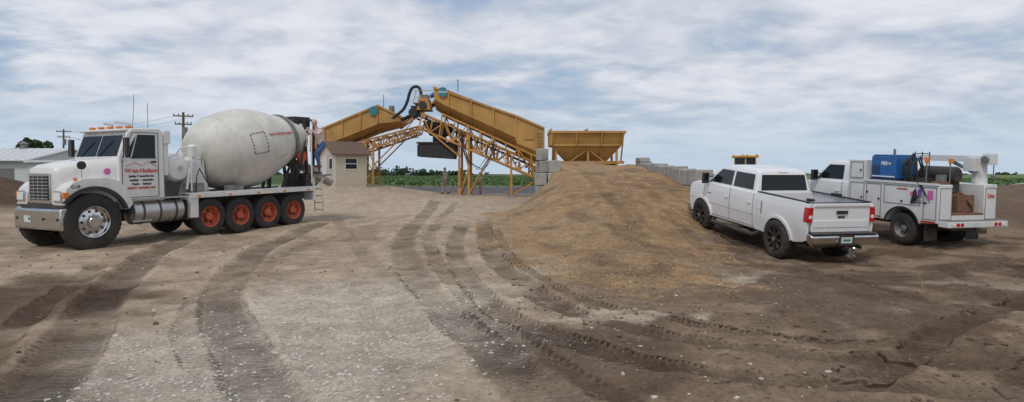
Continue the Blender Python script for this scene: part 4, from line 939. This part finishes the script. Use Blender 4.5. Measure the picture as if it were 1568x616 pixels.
# ---------------------------------------------------------------- wheel loader
def loader():
    x,y=19.6,55; gz=ground_at(x,y); e=empty('wheel_loader',(x,y,gz-.1)); e.rotation_euler=(0,0,math.radians(200))
    g=G(); g.prism([(-2.6,.9),(-2.6,1.7),(-.6,1.9),(-.6,1.0)],-.7,.7,'caty'); g.box(-.6,.5,-.75,.75,.9,1.6,'caty'); g.prism([(.5,.8),(.5,1.5),(1.9,1.2),(1.9,.8)],-.5,.5,'caty')
    g.build('body',e,.05); g=G(); g.box(-.6,.5,-.7,.7,1.6,2.9,'glass',tx=.05,ty=.05); g.build('cab_glass',e)
    g=G(); g.box(-.8,.7,-.82,.82,2.9,3.08,'caty')
    for a in (-.6,.5):
        for b in (-.7,.7): g.beam((a,b,1.6),(a*.92,b*.93,2.9),.1,'caty')
    for b in (-.6,.6): g.box(.6,.7,b-.1,b+.1,3.08,3.2,'lamp'); g.box(-.8,-.7,b-.1,b+.1,3.08,3.2,'amber')
    g.build('cab_frame',e,.03)
    g=G()
    for s in (-.5,.5): g.tube([(.8,s,1.6),(2.2,s,1.7),(3.2,s,.6)],.12,'caty')
    g.prism([(3.2,.1),(3.0,.9),(3.2,1.3),(4.3,.2),(4.2,.1),(3.4,1.1),(3.25,.9),(3.4,.2),(4.3,.1)],-1.3,1.3,'grey'); g.build('bucket_and_arms',e)
    for s in (1,-1):
        wheel(e,'wheel_rear',-1.7,s*1.15,s,.75,.5,'serv'); wheel(e,'wheel_front',1.4,s*1.15,s,.75,.5,'serv')
loader()
# ---------------------------------------------------------------- vegetation
def leaves(name,pts,sz,mn,rs,extra=None):
    V=[];F=[]
    for (x,y,z,s) in pts:
        a=rs.uniform(0,6.28); t=rs.uniform(-1,1); u=Vector((math.cos(a),math.sin(a),t*.6)).normalized()*s; w=Vector((-math.sin(a)*t,math.cos(a)*t,1)).normalized()*s*.8
        o=len(V); p=Vector((x,y,z)); V+=[p-u-w,p+u-w*.6,p+u*.5+w,p-u*.8+w*.7]; F.append((o,o+1,o+2,o+3))
    me=bpy.data.meshes.new(name); me.from_pydata([tuple(v) for v in V],[],F); me.materials.append(M[mn]); o=bpy.data.objects.new(name,me); COL.objects.link(o); return o
rs=random.Random(11)
def crown(cx,cy,cz,R,n,s):
    out=[]
    cl=[(cx+rs.uniform(-1,1)*R*.8,cy+rs.uniform(-1,1)*R*.6,cz+rs.uniform(-.6,.8)*R*.7,R*rs.uniform(.3,.55)) for _ in range(9)]
    for i in range(n):
        c=rs.choice(cl); d=Vector((rs.gauss(0,1),rs.gauss(0,1),rs.gauss(0,1))).normalized()*c[3]*rs.uniform(.5,1.05); out.append((c[0]+d.x,c[1]+d.y,max(c[2]+d.z,.3),s*rs.uniform(.6,1.3)))
    return out
pts=[]; g=G()
x=-80
while x<-25:
    R=rs.uniform(1.1,1.9)+(.7 if -74<x<-45 else 0); y=330+rs.uniform(-15,15); cz=.3+R*.8; pts+=crown(x,y,cz,R*1.3,100,.5); g.cyl((x,y,-.5),(x,y,cz),.2,'bark',r2=.1,n=6); x+=R*rs.uniform(.8,1.4)
for k in range(150):
    x=rs.uniform(-700,900); R=rs.uniform(1.2,2.6); y=800+rs.uniform(-40,120); pts+=crown(x,y,R*.3,R*1.9,24,1.2)
tl=leaves('tree_line',pts,1,'leafd',rs); o=g.build('trunks',tl)
pts=crown(-74.5,101,5.0,2.3,700,.35); t=leaves('tree',pts,1,'leaf',rs); g=G(); g.cyl((-74.5,101,-.2),(-74.5,101,4.6),.25,'bark',r2=.12)
for k in range(6): g.cyl((-74.5,101,2.6+.3*k),(-74.5+math.cos(k*2)*1.8,101+math.sin(k*2)*1.5,4.6+.3*k),.1,'bark',r2=.03,n=6)
g.build('trunk_and_limbs',t)
pts=[]
for row in range(60):
    y=80+row*1.5+row*row*.05
    for k in range(300):
        x=rs.uniform(-.27,.06)*y+rs.uniform(-1,1); pts.append((x,y+rs.uniform(-.15,.15),.25+rs.uniform(.02,.3),.13*(1+y/130)))
for k in range(5000):
    y=rs.uniform(60,140); x=y*rs.uniform(.62,.95); pts.append((x,y,.28+rs.uniform(.0,.3),.2*(1+y/130)))
leaves('corn_field',pts,1,'corn',rs)
pts=[]
for k in range(700):
    y=rs.uniform(73,80); x=rs.uniform(-19,9); pts.append((x,y,.28+rs.uniform(0,.2),.10))
leaves('roadside_grass',pts,1,'corn',rs)
g=G()
for (x,y,dx,dz) in ((6.35,10.1,-.07,.24),(6.40,10.12,-.11,.15)): z=float(SAMP(np.array([x]),np.array([y]))[0][0]); g.tube([(x,y,z),(x+dx*.5,y,z+dz*.6),(x+dx,y,z+dz)],.008,'twig',n=5)
g.build('dry_weed_stalk')
# ---------------------------------------------------------------- people
def person(name,mw,J,scale,tops,legs,shorts,hairmat='hair',headyaw=0,cap=None):
    e=empty(name); e.matrix_world=mw@Matrix.Scale(scale,4)
    order=[('pelvis',.135,.10),('waist',.135,.10),('chest',.165,.115),('neckb',.085,.08),('neck',.052,.055),('headc',.06,.065)]
    names=[];V=[];R=[];E=[]
    def add(n,r,parent=None):
        names.append(n);V.append(J[n]);R.append(r)
        if parent is not None: E.append((names.index(parent),len(V)-1))
    prev=None
    for n,a,b in order: add(n,(a,b),prev); prev=n
    for s in 'lr':
        add('hip'+s,(.095,.095),'pelvis'); add('knee'+s,(.06,.062),'hip'+s); add('calf'+s,(.056,.06),'knee'+s); add('ankle'+s,(.038,.042),'calf'+s); add('toe'+s,(.04,.03),'ankle'+s)
        add('sh'+s,(.062,.06),'chest'); add('elb'+s,(.042,.042),'sh'+s); add('wr'+s,(.027,.03),'elb'+s)
    me=bpy.data.meshes.new(name+'_sk'); me.from_pydata(V,E,[]); ob=bpy.data.objects.new('tmp',me); COL.objects.link(ob)
    md=ob.modifiers.new('s','SKIN'); ob.modifiers.new('u','SUBSURF').levels=1; ob.modifiers['u'].render_levels=1
    for i,sv in enumerate(me.skin_vertices[0].data): sv.radius=R[i]; sv.use_root=(i==0)
    dg=bpy.context.evaluated_depsgraph_get(); m2=bpy.data.meshes.new_from_object(ob.evaluated_get(dg)); bpy.data.objects.remove(ob)
    mats=['skin',tops,legs,'boot']
    for mm in mats: m2.materials.append(M[mm])
    segs=[]
    for a,b in E:
        na,nb=names[a],names[b]
        k=0
        if nb in('waist','chest','neckb'): k=1
        if nb.startswith('hip') or nb.startswith('knee'): k=2
        if nb.startswith('calf') or nb.startswith('ankle'): k=0 if shorts else 2
        if nb.startswith('toe'): k=3
        if nb.startswith('sh') or nb.startswith('elb'): k=1
        if nb.startswith('wr'): k=0 if shorts else 1
        segs.append((Vector(V[a]),Vector(V[b]),k,nb))
    for p in m2.polygons:
        c=p.center; best=9;kk=0
        for a,b,k,nb in segs:
            d=b-a; t=max(0,min(1,(c-a).dot(d)/d.length_squared)); q=(c-(a+d*t)).length
            if nb.startswith('elb') and shorts: k=1 if t<.55 else 0
            if nb=='waist' : k=2 if t<.35 else 1
            if q<best: best=q;kk=k
        p.material_index=kk; p.use_smooth=True
    o=bpy.data.objects.new('body',m2); COL.objects.link(o); o.parent=e
    hc=Vector(J['headc'])+Vector((.015,0,.055)); bm=bmesh.new(); bmesh.ops.create_uvsphere(bm,u_segments=24,v_segments=18,radius=1)
    for v in bm.verts:
        x,y,z=v.co; jaw=1-.28*max(0,-z); nose=.16*math.exp(-((y/.16)**2)-((z+.12)/.2)**2) if x>0 else 0; brow=.05*math.exp(-((z-.18)/.12)**2) if x>0 else 0; eye=-.07*math.exp(-((abs(y)-.36)/.14)**2-((z-.02)/.10)**2) if x>0 else 0
        v.co=(x*(.098*jaw)+(nose+brow+eye)*.1,y*.078*jaw,z*.122)
    hm=bpy.data.meshes.new('head'); bm.to_mesh(hm); bm.free(); hm.materials.append(M['skin']); hm.materials.append(M[hairmat]); hm.materials.append(M['redp'])
    for p in hm.polygons:
        c=p.center; p.use_smooth=True
        if c.z>.055 or (c.x<-.01 and c.z>-.06): p.material_index=1
        if c.x>.07 and abs(c.z+.062)<.008 and abs(c.y)<.03: p.material_index=2
    h=bpy.data.objects.new('head',hm); COL.objects.link(h); h.parent=e; h.location=hc; h.rotation_euler=(0,0,headyaw)
    g=G()
    for s in (-1,1): g.lathe((-.005,s*.078,-.005),(0,s,0),[(-.01,.0001),(0,.022),(.012,.03),(.014,.018),(.006,.0001)],'skin',n=12); g.lathe((.083,s*.03,.004),(1,0,0),[(0,.0001),(0,.011),(.008,.0001)],'boot',n=8)
    if cap: g.lathe((-.005,0,.04),(0,0,1),[(0,.104),(.03,.103),(.07,.085),(.098,.04),(.102,.0001)],cap,n=20); g.box(.06,.17,-.06,.06,.045,.055,cap)
    g.build('ears_and_eyes',h)
    for s in 'lr':
        w=Vector(J['wr'+s]); el=Vector(J['elb'+s]); d=(w-el).normalized(); side=d.cross(Vector((0,1,0))); side=side.normalized() if side.length>.2 else Vector((0,0,1)); nrm=d.cross(side).normalized()
        vs=[w-d*.01,w+d*.045]; ed=[(0,1)]; rad=[.027,.033]
        for k,(off,ln) in enumerate(((-.030,.068),(-.010,.078),(.010,.072),(.029,.056))):
            b=w+d*.085+side*off; vs+= [b,b+d*ln*.5+nrm*.006,b+d*ln*.85+nrm*.022]; n0=2+3*k; ed+=[(1,n0),(n0,n0+1),(n0+1,n0+2)]; rad+=[.012,.009,.008]
        n0=len(vs); vs+=[w+d*.04-side*.035,w+d*.075-side*.055+nrm*.01,w+d*.1-side*.055+nrm*.018]; ed+=[(1,n0),(n0,n0+1),(n0+1,n0+2)]; rad+=[.013,.011,.009]
        hm=bpy.data.meshes.new('hand'); hm.from_pydata([tuple(v) for v in vs],ed,[]); hm.materials.append(M['skin']); ho=bpy.data.objects.new('hand_'+s,hm); COL.objects.link(ho); ho.parent=e
        ho.modifiers.new('s','SKIN'); ho.modifiers.new('u','SUBSURF').levels=1
        for i,sv in enumerate(hm.skin_vertices[0].data): sv.radius=(rad[i],rad[i]*.8 if i>1 else rad[i]*.5); sv.use_root=(i==0)
    g=G()
    for s in 'lr':
        a=Vector(J['ankle'+s]); t=Vector(J['toe'+s]); d=(t-a); d.z=0; d.normalize(); z=min(t.z-.035,a.z-.08)
        sx=Vector((-d.y,d.x,0)); b=Vector((a.x,a.y,z))-d*.07
        g.loft([[b+sx*.035,b-sx*.035,b+d*.15-sx*.04,b+d*.27-sx*.03,b+d*.27+sx*.03,b+d*.15+sx*.04],[p+Vector((0,0,.07 if i in(0,1) else .06)) for i,p in enumerate([b+sx*.033,b-sx*.033,b+d*.15-sx*.038,b+d*.26-sx*.028,b+d*.26+sx*.028,b+d*.15+sx*.038])]],'boot')
    g.build('shoes',e,.012)
    return e
base=dict(pelvis=(0,0,.95),waist=(0,0,1.08),chest=(.01,0,1.30),neckb=(0,0,1.44),neck=(.005,0,1.52),headc=(.015,0,1.58),
 hipl=(0,.10,.88),hipr=(0,-.10,.88),kneel=(.03,.11,.50),kneer=(.03,-.11,.50),calfl=(-.0,.115,.36),calfr=(0,-.115,.36),anklel=(-.03,.12,.09),ankler=(-.03,-.12,.09),toel=(.13,.14,.04),toer=(.13,-.14,.04),
 shl=(0,.20,1.40),shr=(0,-.20,1.40),elbl=(-.04,.27,1.12),elbr=(-.04,-.27,1.12),wrl=(.08,.26,.88),wrr=(.08,-.26,.88))
def pose(**k): d=dict(base); d.update(k); return d
def standing(name,x,y,yaw,J,sc,*a,**k):
    person(name,Matrix.Translation((x,y,ground_at(x,y)))@Matrix.Rotation(yaw,4,'Z'),J,sc,*a,**k)
standing('man_standing',-4.35,42.5,math.radians(150),pose(kneel=(.14,.11,.50),calfl=(.10,.11,.36),anklel=(.08,.12,.09),toel=(.25,.13,.04),ankler=(-.22,-.12,.12),toer=(-.06,-.13,.04),calfr=(-.12,-.115,.37),elbl=(-.10,.27,1.14),wrl=(.10,.24,.98),elbr=(.06,-.28,1.14),wrr=(.24,-.2,1.02)),.98,'tee','khaki',True)
standing('man_standing',-2.15,44.5,math.radians(200),pose(elbl=(-.02,.34,1.16),wrl=(.10,.20,1.02),elbr=(-.02,-.33,1.16),wrr=(.12,-.18,1.0)),.86,'tee','khaki',True,cap='boot')
MR=Matrix((MIXM.col[0][:3],(MIXM.col[1]/.88)[:3],MIXM.col[2][:3])).transposed().to_4x4()
Pw=Matrix.Translation(MIXM@Vector((-7.40,.88,1.45)))@MR@Matrix.Rotation(math.radians(-8),4,'Z')
person('man_climbing_mixer',Pw,pose(pelvis=(-.06,0,.93),waist=(-.03,0,1.06),chest=(.06,0,1.27),neckb=(.12,0,1.41),neck=(.15,0,1.48),headc=(.17,0,1.54),hipl=(-.06,.1,.87),hipr=(-.06,-.1,.87),
  kneel=(.26,.13,.66),calfl=(.22,.13,.52),anklel=(.14,.13,.30),toel=(.30,.14,.25),kneer=(.0,-.11,.5),calfr=(-.03,-.11,.36),ankler=(-.06,-.12,.09),
  shl=(.07,.2,1.37),shr=(.07,-.2,1.37),elbl=(.28,.27,1.22),wrl=(.46,.18,1.36),elbr=(.3,-.26,1.22),wrr=(.48,-.2,1.32)),.98,'shirt','jeans',False)
# ---------------------------------------------------------------- world
w=bpy.data.worlds.new('World'); scene.world=w; w.use_nodes=True; nt=w.node_tree; N=nt.nodes; L=nt.links
bg=N['Background']; bg.inputs['Strength'].default_value=.1
sky=N.new('ShaderNodeTexSky'); sky.sky_type='NISHITA'; sky.sun_disc=False; sky.sun_elevation=math.radians(52); sky.sun_rotation=math.radians(205); sky.air_density=1.2; sky.dust_density=1.5; sky.ozone_density=1.5
tc=N.new('ShaderNodeTexCoord'); sp=N.new('ShaderNodeSeparateXYZ'); L.new(tc.outputs['Generated'],sp.inputs[0])
def mth(op,a,b=None,cl=False):
    n=N.new('ShaderNodeMath'); n.operation=op; n.use_clamp=cl
    for i,q in enumerate((a,b)):
        if q is None: continue
        if isinstance(q,(int,float)): n.inputs[i].default_value=q
        else: L.new(q,n.inputs[i])
    return n.outputs[0]
def mr(x,a,b_,c_,d_):
    n=N.new('ShaderNodeMapRange'); n.interpolation_type='SMOOTHSTEP'; L.new(x,n.inputs[0]); n.inputs[1].default_value=a; n.inputs[2].default_value=b_; n.inputs[3].default_value=c_; n.inputs[4].default_value=d_; return n.outputs[0]
zz=mth('ADD',mth('MAXIMUM',sp.outputs['Z'],0.),.20)
cb=N.new('ShaderNodeCombineXYZ'); L.new(mth('DIVIDE',sp.outputs['X'],zz),cb.inputs[0]); L.new(mth('DIVIDE',sp.outputs['Y'],zz),cb.inputs[1])
def nz(sc,rot,s,d,r,dist=0,loc=(0,0,0)):
    mp=N.new('ShaderNodeMapping'); mp.inputs['Scale'].default_value=sc; mp.inputs['Rotation'].default_value=(0,0,rot); mp.inputs['Location'].default_value=loc; L.new(cb.outputs[0],mp.inputs[0])
    n=N.new('ShaderNodeTexNoise'); n.inputs['Scale'].default_value=s; n.inputs['Detail'].default_value=d; n.inputs['Roughness'].default_value=r; n.inputs['Distortion'].default_value=dist; L.new(mp.outputs[0],n.inputs['Vector']); return n.outputs['Fac']
big=nz((1,1,1),0,.8,5,.5,.3,(3.1,1.2,0)); wis=nz((1,1.5,1),.6,1.6,8,.58,.5,(1,2,0)); fine=nz((1,1.2,1),-.3,5.5,7,.55,.3)
cov=mth('ADD',mth('ADD',mth('MULTIPLY',big,.9),mth('MULTIPLY',wis,.6)),mth('MULTIPLY',fine,.22))
cov=mth('ADD',cov,mth('MULTIPLY',mth('MULTIPLY',mr(sp.outputs['X'],-.60,-.30,1,0),mr(sp.outputs['Z'],.04,.14,0,1)),-.14))
mask=mr(cov,.57,.84,0.0,1)
shade=mr(mth('ADD',mth('ADD',mth('MULTIPLY',fine,.35),mth('MULTIPLY',wis,.5)),mth('MULTIPLY',big,.35)),.46,.74,0,1)
cc=N.new('ShaderNodeMix'); cc.data_type='RGBA'; L.new(shade,cc.inputs[0]); cc.inputs[6].default_value=(5.0,5.5,6.5,1); cc.inputs[7].default_value=(7.9,8.1,8.6,1)
sb=N.new('ShaderNodeMix'); sb.data_type='RGBA'; sb.inputs[0].default_value=.7; L.new(sky.outputs[0],sb.inputs[6]); sb.inputs[7].default_value=(3.0,4.4,6.6,1)
mx=N.new('ShaderNodeMix'); mx.data_type='RGBA'; L.new(mth('MULTIPLY',mask,.95),mx.inputs[0]); L.new(sb.outputs[2],mx.inputs[6]); L.new(cc.outputs[2],mx.inputs[7])
hz=N.new('ShaderNodeMix'); hz.data_type='RGBA'; L.new(mr(sp.outputs['Z'],0,.14,.85,0),hz.inputs[0]); L.new(mx.outputs[2],hz.inputs[6]); hz.inputs[7].default_value=(4.9,6.1,7.4,1)
L.new(hz.outputs[2],bg.inputs['Color'])
sd=bpy.data.lights.new('sun','SUN'); sd.energy=1.4; sd.angle=math.radians(13); sd.color=(1,.94,.85); so=bpy.data.objects.new('sun',sd); COL.objects.link(so)
dirv=Vector((-.26,-.56,.79)); so.rotation_euler=dirv.to_track_quat('Z','Y').to_euler(); so.location=(-10,-20,40)
cd=bpy.data.cameras.new('camera'); cam=bpy.data.objects.new('camera',cd); COL.objects.link(cam); cam.location=(0,0,1.75); cam.rotation_euler=(math.pi/2,0,0)
cd.sensor_width=36; cd.sensor_fit='HORIZONTAL'; cd.lens=1000/1568*36; cd.shift_y=-.0268; cd.clip_end=12000; cd.clip_start=.1
scene.camera=cam
scene.view_settings.view_transform='Standard'; scene.view_settings.look='None'; scene.view_settings.exposure=0
